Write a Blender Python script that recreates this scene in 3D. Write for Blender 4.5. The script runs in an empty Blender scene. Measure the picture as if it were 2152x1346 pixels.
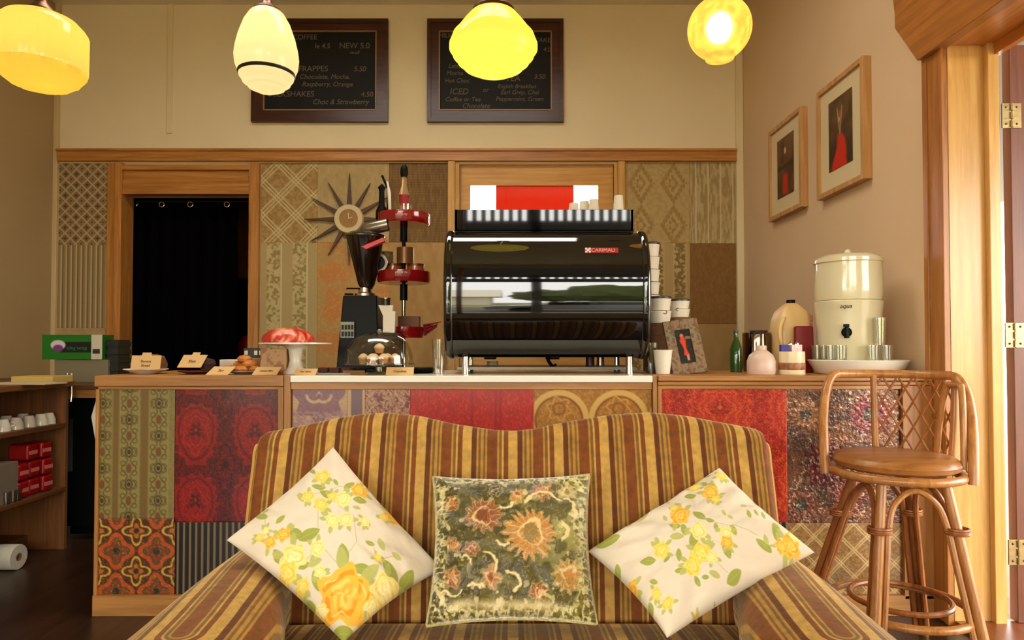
import bpy, bmesh, math, random
import numpy as np
from mathutils import Vector, Matrix, noise as mnoise
random.seed(7)
R = math.radians
SC = bpy.context.scene
COL = SC.collection
# ---------------------------------------------------------------- camera, sky, exposure
FPX, CX, CY, EYE, PITCH = 1400.0, 1076.0, 700.7, 1.12, R(1.2)
cam_d = bpy.data.cameras.new('camera'); cam = bpy.data.objects.new('camera', cam_d); COL.objects.link(cam)
cam.location = (0, 0, EYE); cam.rotation_euler = (R(90) + PITCH, 0, 0)
cam_d.sensor_width = 36; cam_d.lens = 36 * FPX / 2152; cam_d.shift_y = (CY - 673) / 2152; cam_d.clip_start = 0.05
SC.camera = cam
SC.view_settings.view_transform = 'Standard'; SC.view_settings.look = 'None'
SC.view_settings.gamma = 1.0; SC.view_settings.use_curve_mapping = False
SC.view_settings.exposure = 0.80
world = bpy.data.worlds.new('sky'); SC.world = world; world.use_nodes = True
bgn = world.node_tree.nodes['Background']; bgn.inputs[0].default_value = (1.0, 0.975, 0.91, 1); bgn.inputs[1].default_value = 7.0
SC.cycles.max_bounces = 10; SC.cycles.diffuse_bounces = 5; SC.cycles.transparent_max_bounces = 16
SC.cycles.sample_clamp_indirect = 8.0
def portal(name, loc, rot, sx, sy):
    l = bpy.data.lights.new(name, 'AREA'); l.shape = 'RECTANGLE'; l.size = sx; l.size_y = sy; l.cycles.is_portal = True
    o = bpy.data.objects.new(name, l); o.location = loc; o.rotation_euler = rot; COL.objects.link(o)
portal('shop_window_portal', (-0.8, -1.62, 1.95), (R(90), 0, 0), 4.8, 3.1)
portal('added_skylight_portal', (-0.7, 2.75, 3.86), (0, 0, 0), 2.4, 0.7)  # for the skylight added to lift the back wall's brightness
portal('doorway_portal', (1.99, 2.1, 1.2), (R(90), 0, R(90)), 1.3, 2.3)
# ---------------------------------------------------------------- helpers
def at(px, py, D):
    dy = FPX * math.cos(PITCH) - (CY - py) * math.sin(PITCH)
    dz = FPX * math.sin(PITCH) + (CY - py) * math.cos(PITCH)
    t = D / dy
    return Vector(((px - CX) * t, D, EYE + dz * t))
def Xp(px, D, py=730): return at(px, py, D).x
def Zp(py, D): return at(CX, py, D).z
def lin(c):
    c = np.asarray(c, dtype=float) / 255.0
    return np.where(c <= 0.04045, c / 12.92, ((c + 0.055) / 1.055) ** 2.4)
def L4(c): return tuple(float(x) for x in lin(c)) + (1.0,)
MATS = {}
def mat(name, color=(128, 128, 128), rough=0.5, metal=0.0, spec=0.5, bump=0.0, bscale=60, var=0.0, vscale=8, emit=None, estr=0, trans=0, ior=1.45, alpha=1, sheen=0, coat=0, subsurf=0):
    if name in MATS: return MATS[name]
    m = bpy.data.materials.new(name); m.use_nodes = True; nt = m.node_tree; b = nt.nodes['Principled BSDF']
    b.inputs['Base Color'].default_value = L4(color); b.inputs['Roughness'].default_value = rough
    b.inputs['Metallic'].default_value = metal; b.inputs['Specular IOR Level'].default_value = spec
    b.inputs['IOR'].default_value = ior; b.inputs['Alpha'].default_value = alpha
    b.inputs['Transmission Weight'].default_value = trans; b.inputs['Sheen Weight'].default_value = sheen
    b.inputs['Coat Weight'].default_value = coat
    if emit is not None:
        b.inputs['Emission Color'].default_value = L4(emit); b.inputs['Emission Strength'].default_value = estr
    tc = nt.nodes.new('ShaderNodeTexCoord')
    if var > 0:
        n = nt.nodes.new('ShaderNodeTexNoise'); n.inputs['Scale'].default_value = vscale; n.inputs['Detail'].default_value = 5
        nt.links.new(tc.outputs['Object'], n.inputs['Vector'])
        r = nt.nodes.new('ShaderNodeValToRGB'); c = lin(color)
        r.color_ramp.elements[0].position = 0.3; r.color_ramp.elements[1].position = 0.7
        r.color_ramp.elements[0].color = tuple(c * (1 - var)) + (1,); r.color_ramp.elements[1].color = tuple(np.minimum(c * (1 + var), 1)) + (1,)
        nt.links.new(n.outputs['Fac'], r.inputs['Fac']); nt.links.new(r.outputs['Color'], b.inputs['Base Color'])
    if bump > 0:
        n = nt.nodes.new('ShaderNodeTexNoise'); n.inputs['Scale'].default_value = bscale; n.inputs['Detail'].default_value = 4
        nt.links.new(tc.outputs['Object'], n.inputs['Vector'])
        bp = nt.nodes.new('ShaderNodeBump'); bp.inputs['Strength'].default_value = bump; bp.inputs['Distance'].default_value = 0.01
        nt.links.new(n.outputs['Fac'], bp.inputs['Height']); nt.links.new(bp.outputs['Normal'], b.inputs['Normal'])
    MATS[name] = m; return m
def wood(name, c1, c2, axis='x', rough=0.35, scale=1.0, spec=0.5):
    if name in MATS: return MATS[name]
    m = bpy.data.materials.new(name); m.use_nodes = True; nt = m.node_tree; b = nt.nodes['Principled BSDF']
    b.inputs['Roughness'].default_value = rough; b.inputs['Specular IOR Level'].default_value = spec
    tc = nt.nodes.new('ShaderNodeTexCoord'); mp = nt.nodes.new('ShaderNodeMapping')
    s = [22 * scale] * 3; s['xyz'.index(axis)] = 1.2 * scale; mp.inputs['Scale'].default_value = s
    nt.links.new(tc.outputs['Object'], mp.inputs['Vector'])
    n = nt.nodes.new('ShaderNodeTexNoise'); n.inputs['Scale'].default_value = 1.6; n.inputs['Detail'].default_value = 7; n.inputs['Roughness'].default_value = 0.65; n.inputs['Distortion'].default_value = 0.6
    nt.links.new(mp.outputs['Vector'], n.inputs['Vector'])
    r = nt.nodes.new('ShaderNodeValToRGB'); e = r.color_ramp.elements
    e[0].position = 0.32; e[1].position = 0.68; e[0].color = L4(c1); e[1].color = L4(c2)
    nt.links.new(n.outputs['Fac'], r.inputs['Fac']); nt.links.new(r.outputs['Color'], b.inputs['Base Color'])
    bp = nt.nodes.new('ShaderNodeBump'); bp.inputs['Strength'].default_value = 0.12; bp.inputs['Distance'].default_value = 0.004
    nt.links.new(n.outputs['Fac'], bp.inputs['Height']); nt.links.new(bp.outputs['Normal'], b.inputs['Normal'])
    MATS[name] = m; return m
def vmat(name, rough=0.6, spec=0.4, metal=0, sheen=0, bump=0, bscale=200, coat=0):
    """colours come from the mesh's own pattern attribute"""
    if name in MATS: return MATS[name]
    m = mat(name, (200, 200, 200), rough, metal, spec, bump, bscale, sheen=sheen, coat=coat); nt = m.node_tree
    a = nt.nodes.new('ShaderNodeAttribute'); a.attribute_name = 'pattern'
    nt.links.new(a.outputs['Color'], nt.nodes['Principled BSDF'].inputs['Base Color'])
    if sheen: nt.nodes['Principled BSDF'].inputs['Sheen Roughness'].default_value = 0.35
    return m
def stripe_mat(name, stops, rough=0.75, sheen=0.4, warp=0.0):
    m = bpy.data.materials.new(name); m.use_nodes = True; nt = m.node_tree; b = nt.nodes['Principled BSDF']
    b.inputs['Roughness'].default_value = rough; b.inputs['Sheen Weight'].default_value = sheen; b.inputs['Sheen Roughness'].default_value = 0.3
    b.inputs['Sheen Tint'].default_value = (1, .8, .45, 1); b.inputs['Specular IOR Level'].default_value = 0.25
    uv = nt.nodes.new('ShaderNodeUVMap'); uv.uv_map = 'UVMap'; sp = nt.nodes.new('ShaderNodeSeparateXYZ'); nt.links.new(uv.outputs[0], sp.inputs[0])
    fr = nt.nodes.new('ShaderNodeMath'); fr.operation = 'FRACT'; nt.links.new(sp.outputs['X'], fr.inputs[0])
    r = nt.nodes.new('ShaderNodeValToRGB'); cr = r.color_ramp; cr.interpolation = 'LINEAR'
    pts = []
    for i, (a, b2, c) in enumerate(stops): pts += [(a + 0.006, c), (b2 - 0.006, c)]
    while len(cr.elements) < len(pts): cr.elements.new(0.5)
    for e, (p, c) in zip(cr.elements, pts): e.position = p
    for e, (p, c) in zip(cr.elements, pts): e.color = L4(c)
    nt.links.new(fr.outputs[0], r.inputs['Fac'])
    tc = nt.nodes.new('ShaderNodeTexCoord'); n = nt.nodes.new('ShaderNodeTexNoise'); n.inputs['Scale'].default_value = 45; n.inputs['Detail'].default_value = 5
    nt.links.new(tc.outputs['Object'], n.inputs['Vector'])
    mr = nt.nodes.new('ShaderNodeMapRange'); mr.inputs[1].default_value = 0.25; mr.inputs[2].default_value = 0.75; mr.inputs[3].default_value = 0.72; mr.inputs[4].default_value = 1.22
    nt.links.new(n.outputs['Fac'], mr.inputs[0])
    mx = nt.nodes.new('ShaderNodeVectorMath'); mx.operation = 'SCALE'; nt.links.new(r.outputs['Color'], mx.inputs[0]); nt.links.new(mr.outputs[0], mx.inputs['Scale'])
    nt.links.new(mx.outputs[0], b.inputs['Base Color'])
    bp = nt.nodes.new('ShaderNodeBump'); bp.inputs['Strength'].default_value = 0.25; bp.inputs['Distance'].default_value = 0.004
    nt.links.new(n.outputs['Fac'], bp.inputs['Height']); nt.links.new(bp.outputs['Normal'], b.inputs['Normal'])
    MATS[name] = m; return m
def shade_glass(name, col, estr=0.25, wt=0.9):
    """opal glass lit by the bulb inside it"""
    m = bpy.data.materials.new(name); m.use_nodes = True; nt = m.node_tree; nt.nodes.clear()
    o = nt.nodes.new('ShaderNodeOutputMaterial'); t = nt.nodes.new('ShaderNodeBsdfTranslucent'); t.inputs[0].default_value = L4(col)
    g = nt.nodes.new('ShaderNodeBsdfGlossy'); g.inputs['Roughness'].default_value = 0.15
    e = nt.nodes.new('ShaderNodeEmission'); e.inputs[0].default_value = L4(col); e.inputs[1].default_value = estr
    mx = nt.nodes.new('ShaderNodeMixShader'); mx.inputs[0].default_value = 0.04; nt.links.new(t.outputs[0], mx.inputs[1]); nt.links.new(g.outputs[0], mx.inputs[2])
    ad = nt.nodes.new('ShaderNodeAddShader'); nt.links.new(mx.outputs[0], ad.inputs[0]); nt.links.new(e.outputs[0], ad.inputs[1]); nt.links.new(ad.outputs[0], o.inputs[0])
    MATS[name] = m; return m
def clear_glass(name, col=(255, 255, 255), rough=0.0, fac=0.75):
    if name in MATS: return MATS[name]
    m = bpy.data.materials.new(name); m.use_nodes = True; nt = m.node_tree; nt.nodes.clear()
    o = nt.nodes.new('ShaderNodeOutputMaterial'); t = nt.nodes.new('ShaderNodeBsdfTransparent'); t.inputs[0].default_value = L4(col)
    g = nt.nodes.new('ShaderNodeBsdfGlossy'); g.inputs['Roughness'].default_value = 0.05
    lw = nt.nodes.new('ShaderNodeLayerWeight'); lw.inputs[0].default_value = 0.35
    mr = nt.nodes.new('ShaderNodeMapRange'); mr.inputs[3].default_value = (1 - fac) * .3; mr.inputs[4].default_value = .32
    nt.links.new(lw.outputs['Facing'], mr.inputs[0]); df = nt.nodes.new('ShaderNodeBsdfTranslucent'); df.inputs[0].default_value = L4((235, 235, 225)); m2 = nt.nodes.new('ShaderNodeMixShader'); m2.inputs[0].default_value = max(0, .8 - fac) * .22; nt.links.new(t.outputs[0], m2.inputs[1]); nt.links.new(df.outputs[0], m2.inputs[2])
    mx = nt.nodes.new('ShaderNodeMixShader'); nt.links.new(mr.outputs[0], mx.inputs[0]); nt.links.new(m2.outputs[0], mx.inputs[1]); nt.links.new(g.outputs[0], mx.inputs[2]); nt.links.new(mx.outputs[0], o.inputs[0])
    MATS[name] = m; return m
# ---- bmesh primitives
I4 = Matrix.Identity(4)
def box(bm, x0, x1, y0, y1, z0, z1, M=I4):
    v = [bm.verts.new(M @ Vector(p)) for p in ((x0, y0, z0), (x1, y0, z0), (x1, y1, z0), (x0, y1, z0), (x0, y0, z1), (x1, y0, z1), (x1, y1, z1), (x0, y1, z1))]
    for f in ((3, 2, 1, 0), (4, 5, 6, 7), (0, 1, 5, 4), (1, 2, 6, 5), (2, 3, 7, 6), (3, 0, 4, 7)): bm.faces.new([v[i] for i in f])
    return bm
def prism(bm, poly, d0, d1, plane='xz', M=I4):
    def P(a, b, d): return {'xz': (a, d, b), 'yz': (d, a, b), 'xy': (a, b, d)}[plane]
    n = len(poly); A = [bm.verts.new(M @ Vector(P(a, b, d0))) for a, b in poly]; B = [bm.verts.new(M @ Vector(P(a, b, d1))) for a, b in poly]
    bm.faces.new(A[::-1]); bm.faces.new(B)
    for i in range(n): bm.faces.new((A[i], A[(i + 1) % n], B[(i + 1) % n], B[i]))
    return bm
def lathe(bm, prof, seg=32, M=I4, rmod=None):
    rings = []
    for k, (r, z) in enumerate(prof):
        if r < 1e-6: rings.append([bm.verts.new(M @ Vector((0, 0, z)))]); continue
        ring = []
        for i in range(seg):
            a = 2 * math.pi * i / seg; rr = r * (rmod(a, z) if rmod else 1)
            ring.append(bm.verts.new(M @ Vector((rr * math.cos(a), rr * math.sin(a), z))))
        rings.append(ring)
    for A, B in zip(rings, rings[1:]):
        if len(A) == 1 and len(B) == 1: continue
        for i in range(seg):
            j = (i + 1) % seg
            if len(A) == 1: bm.faces.new((A[0], B[j], B[i]))
            elif len(B) == 1: bm.faces.new((A[i], A[j], B[0]))
            else: bm.faces.new((A[i], A[j], B[j], B[i]))
    return bm
def cyl(bm, r, z0, z1, seg=24, M=I4, r1=None):
    return lathe(bm, [(0, z0), (r, z0), (r if r1 is None else r1, z1), (0, z1)], seg, M)
def tube(bm, pts, r, seg=8, closed=False, M=I4):
    pts = [Vector(p) for p in pts]; n = len(pts); rs = r if hasattr(r, '__len__') else [r] * n
    rings = []; up = None
    for i, p in enumerate(pts):
        a = pts[(i - 1) % n] if (closed or i > 0) else p; b = pts[(i + 1) % n] if (closed or i < n - 1) else p
        t = (b - a).normalized()
        if up is None: up = t.orthogonal().normalized()
        up = (up - t * up.dot(t)); up = up.normalized() if up.length > 1e-6 else t.orthogonal().normalized()
        w = t.cross(up)
        rings.append([bm.verts.new(M @ (p + (up * math.cos(2 * math.pi * k / seg) + w * math.sin(2 * math.pi * k / seg)) * rs[i])) for k in range(seg)])
    m = n if closed else n - 1
    for i in range(m):
        A, B = rings[i], rings[(i + 1) % n]
        off = 0
        if closed and i == m - 1:
            off = min(range(seg), key=lambda o: (A[0].co - B[o].co).length)
        for k in range(seg):
            bm.faces.new((A[k], A[(k + 1) % seg], B[(k + 1 + off) % seg], B[(k + off) % seg]))
    if not closed: bm.faces.new(rings[0][::-1]); bm.faces.new(rings[-1])
    return bm
def ball(bm, c, r, seg=16, sq=(1, 1, 1)):
    n = seg // 2
    return lathe(bm, [(r * math.sin(math.pi * k / n), -r * math.cos(math.pi * k / n)) for k in range(n + 1)], seg, Matrix.Translation(c) @ Matrix.Diagonal((*sq, 1)))
def spline(pts, n=8):
    pts = [Vector(p) for p in pts]; out = []
    for i in range(len(pts) - 1):
        p0 = pts[max(i - 1, 0)]; p1 = pts[i]; p2 = pts[i + 1]; p3 = pts[min(i + 2, len(pts) - 1)]
        for k in range(n):
            t = k / n
            out.append(0.5 * ((2 * p1) + (p2 - p0) * t + (2 * p0 - 5 * p1 + 4 * p2 - p3) * t * t + (3 * p1 - p0 - 3 * p2 + p3) * t ** 3))
    out.append(pts[-1]); return out
B = bmesh.new
def part(name, bm, m, parent=None, loc=(0, 0, 0), bevel=0, angle=40, rot=None, label=None):
    me = bpy.data.meshes.new(name)
    if isinstance(bm, bmesh.types.BMesh):
        bmesh.ops.recalc_face_normals(bm, faces=bm.faces); bm.to_mesh(me); bm.free()
    else: me = bm; me.name = name
    me.shade_smooth(); me.set_sharp_from_angle(angle=R(angle))
    me.materials.clear(); me.materials.append(m)
    o = bpy.data.objects.new(name, me); COL.objects.link(o); o.location = loc
    if rot: o.rotation_euler = rot
    if parent: o.parent = parent
    if bevel:
        b = o.modifiers.new('bevel', 'BEVEL'); b.width = bevel; b.segments = 3; b.limit_method = 'ANGLE'; b.harden_normals = True
    if label: o['label'] = label
    return o
def tag(o, label=None, cat=None, group=None, kind=None):
    if label: o['label'] = label
    if cat: o['category'] = cat
    if group: o['group'] = group
    if kind: o['kind'] = kind
    return o
def thing(name, label, cat, loc=(0, 0, 0), rz=0, group=None):
    o = bpy.data.objects.new(name, None); COL.objects.link(o); o.location = loc; o.rotation_euler = (0, 0, rz); o.empty_display_size = 0.05
    return tag(o, label, cat, group)
def single(name, label, cat, bm, m, loc=(0, 0, 0), group=None, **k):
    return tag(part(name, bm, m, None, loc, **k), label, cat, group)
def struct(name, bm, m, parent=None, **k):
    o = part(name, bm, m, parent, **k)
    if parent is None: o['kind'] = 'structure'
    return o
def dup(o, loc=None, rz=None, label=None, group=None, parent=None):
    c = o.copy(); COL.objects.link(c); c.parent = parent
    if loc is not None: c.location = loc
    if rz is not None: c.rotation_euler = (0, 0, rz)
    if label: c['label'] = label
    if group: c['group'] = group
    for ch in [q for q in bpy.data.objects if q.parent == o]: dup(ch, parent=c)
    return c
def text_bm(s, size, depth=0.0006, align='CENTER', shear=0.0, bold=0.0):
    cu = bpy.data.curves.new('t', 'FONT'); cu.body = s; cu.size = size; cu.extrude = depth; cu.align_x = align; cu.shear = shear; cu.offset = bold
    o = bpy.data.objects.new('t', cu); COL.objects.link(o); bpy.context.view_layer.update()
    me = bpy.data.meshes.new_from_object(o.evaluated_get(bpy.context.evaluated_depsgraph_get()))
    bpy.data.objects.remove(o); bpy.data.curves.remove(cu); me.transform(Matrix.Rotation(R(90), 4, 'X'))
    return me
def texts(items, M=I4):
    """items: (string, x, z, size, shear[, align]) -> one bmesh in the XZ plane facing -Y"""
    bm = B()
    for it in items:
        s, x, z, size = it[:4]; sh = it[4] if len(it) > 4 else 0; al = it[5] if len(it) > 5 else 'CENTER'
        me = text_bm(s, size, shear=sh, align=al); me.transform(M @ Matrix.Translation((x, 0, z))); bm.from_mesh(me); bpy.data.meshes.remove(me)
    return bm
# ---- pattern painting (numpy, evaluated per vertex)
def hsh(i, j, s): 
    v = np.sin(i * 127.1 + j * 311.7 + s * 74.7) * 43758.5453
    return v - np.floor(v)
def vn(x, y, s=0):
    i = np.floor(x); j = np.floor(y); fx = x - i; fy = y - j; fx = fx * fx * (3 - 2 * fx); fy = fy * fy * (3 - 2 * fy)
    return (hsh(i, j, s) * (1 - fx) + hsh(i + 1, j, s) * fx) * (1 - fy) + (hsh(i, j + 1, s) * (1 - fx) + hsh(i + 1, j + 1, s) * fx) * fy
def fbm(x, y, s=0, o=3):
    return sum(vn(x * 2 ** k, y * 2 ** k, s + k) * 0.5 ** k for k in range(o)) / sum(0.5 ** k for k in range(o))
def ss(d, w): return np.clip(0.5 - d / w, 0, 1)       # 1 inside (d<0)
def mixc(c, col, m):
    m = np.asarray(m)[..., None]
    return c * (1 - m) + np.asarray(col, float) * m
def fill(u, col): return np.zeros(u.shape + (3,)) + np.asarray(col, float)
def rot(u, v, cx, cy, a):
    c, s = math.cos(a), math.sin(a); x = u - cx; y = v - cy
    return x * c + y * s, -x * s + y * c
def leaf(c, u, v, cx, cy, l, w, a, col, k=1, col2=None):
    x, y = rot(u, v, cx, cy, a); t = np.clip(x / l, -1, 1)
    d = np.abs(y) - w * (1 - t * t) ** 0.8; d = np.where(np.abs(x) > l, 10, d)
    m = ss(d, 2.2 * k); c = mixc(c, col, m * 0.95)
    if col2 is not None: c = mixc(c, col2, ss(np.abs(y) - 0.6 * k, 1.5 * k) * ss(np.abs(x) - l * 0.9, 2) * 0.5)
    return c
def rose(c, u, v, cx, cy, r, cols, k=1, seed=1):
    x = u - cx; y = v - cy; rr = np.hypot(x, y); a = np.arctan2(y, x)
    edge = r * (1 + 0.13 * np.cos(5 * a + seed) + 0.06 * np.cos(9 * a - seed))
    c = mixc(c, cols[0], ss(rr - edge, 2.5 * k))
    sw = np.sin(rr / r * 13 + 2.2 * np.sin(a * 2.5 + seed)+a)
    c = mixc(c, cols[1], ss(rr - edge * 0.86, 3 * k) * np.clip(sw * 1.3, 0, 1) * 0.85)
    c = mixc(c, cols[2], ss(rr - edge * 0.5, 4 * k) * (0.45 + 0.45 * np.clip(-sw, 0, 1)))
    return mixc(c, (255, 245, 205), ss(np.abs(rr - edge * 0.72) - r * 0.03, 2 * k) * np.clip(np.cos(a * 3 + seed), 0, 1) * 0.6)
def seg(c, u, v, p, q, w, col, k=1, op=1):
    px, py = p; qx, qy = q; dx, dy = qx - px, qy - py; t = np.clip(((u - px) * dx + (v - py) * dy) / (dx * dx + dy * dy), 0, 1)
    return mixc(c, col, ss(np.hypot(u - px - t * dx, v - py - t * dy) - w, 1.6 * k) * op)
def tri(x): return np.abs(((x) % 1.0) - 0.5) * 2     # 1 at integers, 0 halfway
def grid_mesh(name, P, col, closed_back=None):
    """P: (h,w,3) points, col: (h,w,3) 0..255"""
    h, w = P.shape[:2]; idx = np.arange(h * w).reshape(h, w)
    f = np.stack([idx[:-1, :-1], idx[1:, :-1], idx[1:, 1:], idx[:-1, 1:]], -1).reshape(-1, 4)
    me = bpy.data.meshes.new(name); me.from_pydata(P.reshape(-1, 3).tolist(), [], f.tolist())
    set_pat(me, col.reshape(-1, 3)); return me
def set_pat(me, col):
    a = me.color_attributes.new('pattern', 'FLOAT_COLOR', 'POINT')
    c = np.ones((len(me.vertices), 4), dtype=np.float32); c[:, :3] = lin(np.clip(col, 0, 255)); a.data.foreach_set('color', c.ravel())
def sheet(name, x0, x1, z0, z1, y, fn, m, parent=None, res=0.004, thick=0.004, M=None):
    """patterned sheet facing -Y; fn(u,v): u metres from left, v metres from top"""
    nx = max(2, int((x1 - x0) / res)); nz = max(2, int((z1 - z0) / res))
    u, v = np.meshgrid(np.linspace(0, x1 - x0, nx + 1), np.linspace(0, z1 - z0, nz + 1))
    P = np.stack([x0 + u, np.full_like(u, y), z1 - v], -1)
    me = grid_mesh(name, P, fn(u, v))
    if M is not None: me.transform(M)
    o = part(name, me, m, parent)
    s = o.modifiers.new('thickness', 'SOLIDIFY'); s.thickness = thick; s.offset = -1
    return o
# ================================================================ THE ROOM
DW, DC = 5.12, 2.8          # back wall, counter front
XR, XL = 1.78, -3.53; CEIL = 3.78; YF = -1.6
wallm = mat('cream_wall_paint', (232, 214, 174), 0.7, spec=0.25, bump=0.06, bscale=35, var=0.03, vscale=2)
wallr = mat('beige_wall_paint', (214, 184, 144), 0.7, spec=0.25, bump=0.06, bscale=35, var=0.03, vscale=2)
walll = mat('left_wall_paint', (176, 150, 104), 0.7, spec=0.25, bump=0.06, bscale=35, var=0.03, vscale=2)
oak = wood('golden_timber_long', (154, 94, 36), (204, 140, 66), 'x')
oakz = wood('golden_timber_upright', (154, 94, 36), (204, 140, 66), 'z')
oaky = wood('golden_timber_deep', (154, 94, 36), (204, 140, 66), 'y')
honey = wood('honey_timber_upright', (190, 138, 70), (220, 172, 98), 'z', rough=0.25)
honeyy = wood('honey_timber_deep', (165, 95, 38), (205, 135, 62), 'y', rough=0.3)
dwood = wood('dark_floorboards', (34, 20, 12), (62, 38, 22), 'y', rough=0.32)
# floor with boards
bm = B(); box(bm, XL - .1, XR + .18, YF - .1, DW + 3.0, -0.1, 0); struct('floor', bm, dwood)
ADDED_SKYLIGHT = (-1.9, .5, 2.4, 3.1)  # unseen ceiling opening, added to throw daylight on the back wall
bm = B(); box(bm, XL - .2, XR + .3, YF - .2, ADDED_SKYLIGHT[2], CEIL, CEIL + .1); box(bm, XL - .2, XR + .3, ADDED_SKYLIGHT[3], DW + .2, CEIL, CEIL + .1); box(bm, XL - .2, ADDED_SKYLIGHT[0], ADDED_SKYLIGHT[2], ADDED_SKYLIGHT[3], CEIL, CEIL + .1); box(bm, ADDED_SKYLIGHT[1], XR + .3, ADDED_SKYLIGHT[2], ADDED_SKYLIGHT[3], CEIL, CEIL + .1); struct('ceiling', bm, mat('ceiling_paint', (235, 225, 195), 0.8))
X = lambda px, py=400: Xp(px, DW, py)
z_ = lambda py: Zp(py, DW)
o1 = (X(262), X(528), z_(409)); o2 = (X(966), X(1290), z_(345))
bm = B()
box(bm, XL - .15, o1[0], DW, DW + .12, 0, CEIL); box(bm, o1[0], o1[1], DW, DW + .12, o1[2], CEIL)
box(bm, o1[1], o2[0], DW, DW + .12, 0, CEIL); box(bm, o2[0], o2[1], DW, DW + .12, o2[2], CEIL); box(bm, o2[1], XR + .18, DW, DW + .12, 0, CEIL)
wall_back = struct('wall_back', bm, wallm, angle=20)
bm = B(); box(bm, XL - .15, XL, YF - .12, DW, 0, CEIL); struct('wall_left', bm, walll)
DJ, DN, ZH = 2.70, 1.45, Zp(95, 2.70)          # doorway in the right wall: far jamb, near jamb, head
bm = B(); box(bm, XR, XR + .18, DJ + .02, DW, 0, CEIL); box(bm, XR, XR + .18, DN, DJ + .02, ZH + .02, CEIL); box(bm, XR, XR + .18, YF - .12, DN, 0, CEIL)
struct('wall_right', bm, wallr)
WX0, WX1, WZ0, WZ1 = -3.2, 1.6, 0.4, 3.5
bm = B(); box(bm, XL - .15, WX0, YF - .12, YF, 0, CEIL); box(bm, WX1, XR + .18, YF - .12, YF, 0, CEIL)
box(bm, WX0, WX1, YF - .12, YF, 0, WZ0); box(bm, WX0, WX1, YF - .12, YF, WZ1, CEIL); struct('wall_front', bm, wallm)
bm = B()
for x in (WX0, -.62, WX1 - .06): box(bm, x, x + .06, YF - .1, YF - .02, WZ0, WZ1)
box(bm, WX0, WX1, YF - .1, YF - .02, WZ0, WZ0 + .06); box(bm, WX0, WX1, YF - .1, YF - .02, WZ1 - .06, WZ1)
w1 = struct('window_1', bm, oakz)
# cornice strip, corner beads, conduit, picture rail
cream = mat('cream_trim_paint', (226, 208, 164), 0.5)
bm = B(); box(bm, XL, XR, DW - .014, DW, z_(6), CEIL); struct('trim_1', bm, cream, bevel=.01)
bm = B(); box(bm, X(350), X(361), DW - .012, DW, z_(281), z_(6)); struct('trim_2', bm, cream, bevel=.003)
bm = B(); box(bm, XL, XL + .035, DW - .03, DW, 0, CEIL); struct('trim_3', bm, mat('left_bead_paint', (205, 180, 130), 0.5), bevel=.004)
bm = B(); box(bm, XR - .055, XR, DW - .035, DW, 0, z_(6)); struct('trim_4', bm, cream, bevel=.006)
bm = B(); box(bm, XL + .036, XR - .056, DW - .04, DW, z_(341), z_(319)); box(bm, XL + .036, XR - .056, DW - .055, DW, z_(321), z_(316)); struct('trim_5', bm, oak, bevel=.003)
# ---- doorway with curtain (door_1)
bm = B()
box(bm, X(230), X(247), DW - .03, DW, 0, z_(345)); box(bm, X(249), X(263), DW - .05, DW + .12, 0, z_(345)); box(bm, X(527), X(548), DW - .04, DW + .12, 0, z_(345))
d1 = struct('door_1', bm, oakz, bevel=.003); bm = B()
box(bm, X(262), X(528), DW - .045, DW, z_(360), z_(349)); box(bm, X(262), X(528), DW - .02, DW - .0, z_(383), z_(360)); box(bm, X(262), X(528), DW - .035, DW + .05, z_(410), z_(383)); part('header', bm, oak, d1, bevel=.003)
# back room beyond
bm = B(); dk = mat('back_room_paint', (60, 48, 36), 0.8)
box(bm, -3.6, -1.1, DW + 2.8, DW + 2.9, 0, 3.0); box(bm, -3.7, -3.6, DW + .12, DW + 2.9, 0, 3.0); box(bm, -1.2, -1.1, DW + .12, DW + 2.9, 0, 3.0); box(bm, -3.7, -1.1, DW + .12, DW + 2.9, 2.6, 2.7)
struct('wall_back_room', bm, dk)
# curtain
c0, c1 = Xp(268, DW + .2, 500), Xp(500, DW + .2, 500); zt = Zp(412, DW + .2)
nx = 160; bmc = B(); rows = []
for zz, amp in ((zt, .012), (zt - .12, .02), (zt - .8, .028), (.55, .032), (0.03, .035)):
    rows.append([bmc.verts.new((c0 + (c1 - c0) * i / nx, DW + .2 + amp * math.sin(i / nx * 2 * math.pi * 8) * (1 + .3 * math.sin(i * .37)), zz)) for i in range(nx + 1)])
for a, b in zip(rows, rows[1:]):
    for i in range(nx): bmc.faces.new((a[i], a[i + 1], b[i + 1], b[i]))
cur = single('curtain', 'black eyelet curtain hanging in the timber doorway', 'curtain', bmc, mat('black_cloth', (5, 4, 4), 0.95, spec=.03))
m = cur.modifiers.new('t', 'SOLIDIFY'); m.thickness = .003
for k, px in enumerate((283, 340, 400, 477)):
    bm = B(); c = at(px, 430, DW + .155); tube(bm, [(c.x + .02 * math.cos(a), c.y, c.z + .02 * math.sin(a)) for a in np.linspace(0, 2 * math.pi, 17)[:-1]], .005, 6, True)
    part('eyelet', bm, mat('steel', (190, 180, 160), .25, 1), cur)
bm = B(); tube(bm, [(o1[0], DW + .18, Zp(424, DW + .18)), (o1[1], DW + .18, Zp(424, DW + .18))], .01, 10)
single('curtain_rod', 'dark rod carrying the black curtain across the doorway', 'curtain rod', bm, mat('dark_steel', (40, 36, 32), .4, .8))
bm = B(); c = at(440, 413, DW + 2.0); cyl(bm, .07, -.02, .0, 24, Matrix.Translation(c)); 
ml = mat('warm_lamp_glow', (255, 225, 170), .5, emit=(255, 225, 170), estr=14)
single('ceiling_light', 'small lit round lamp in the dark back room above the curtain', 'ceiling light', bm, ml)
bm = B(); xa = Xp(495, DW + 1.0); box(bm, xa, xa + .5, DW + 1.0, DW + 1.4, Zp(585, DW + 1), Zp(425, DW + 1)); 
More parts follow.
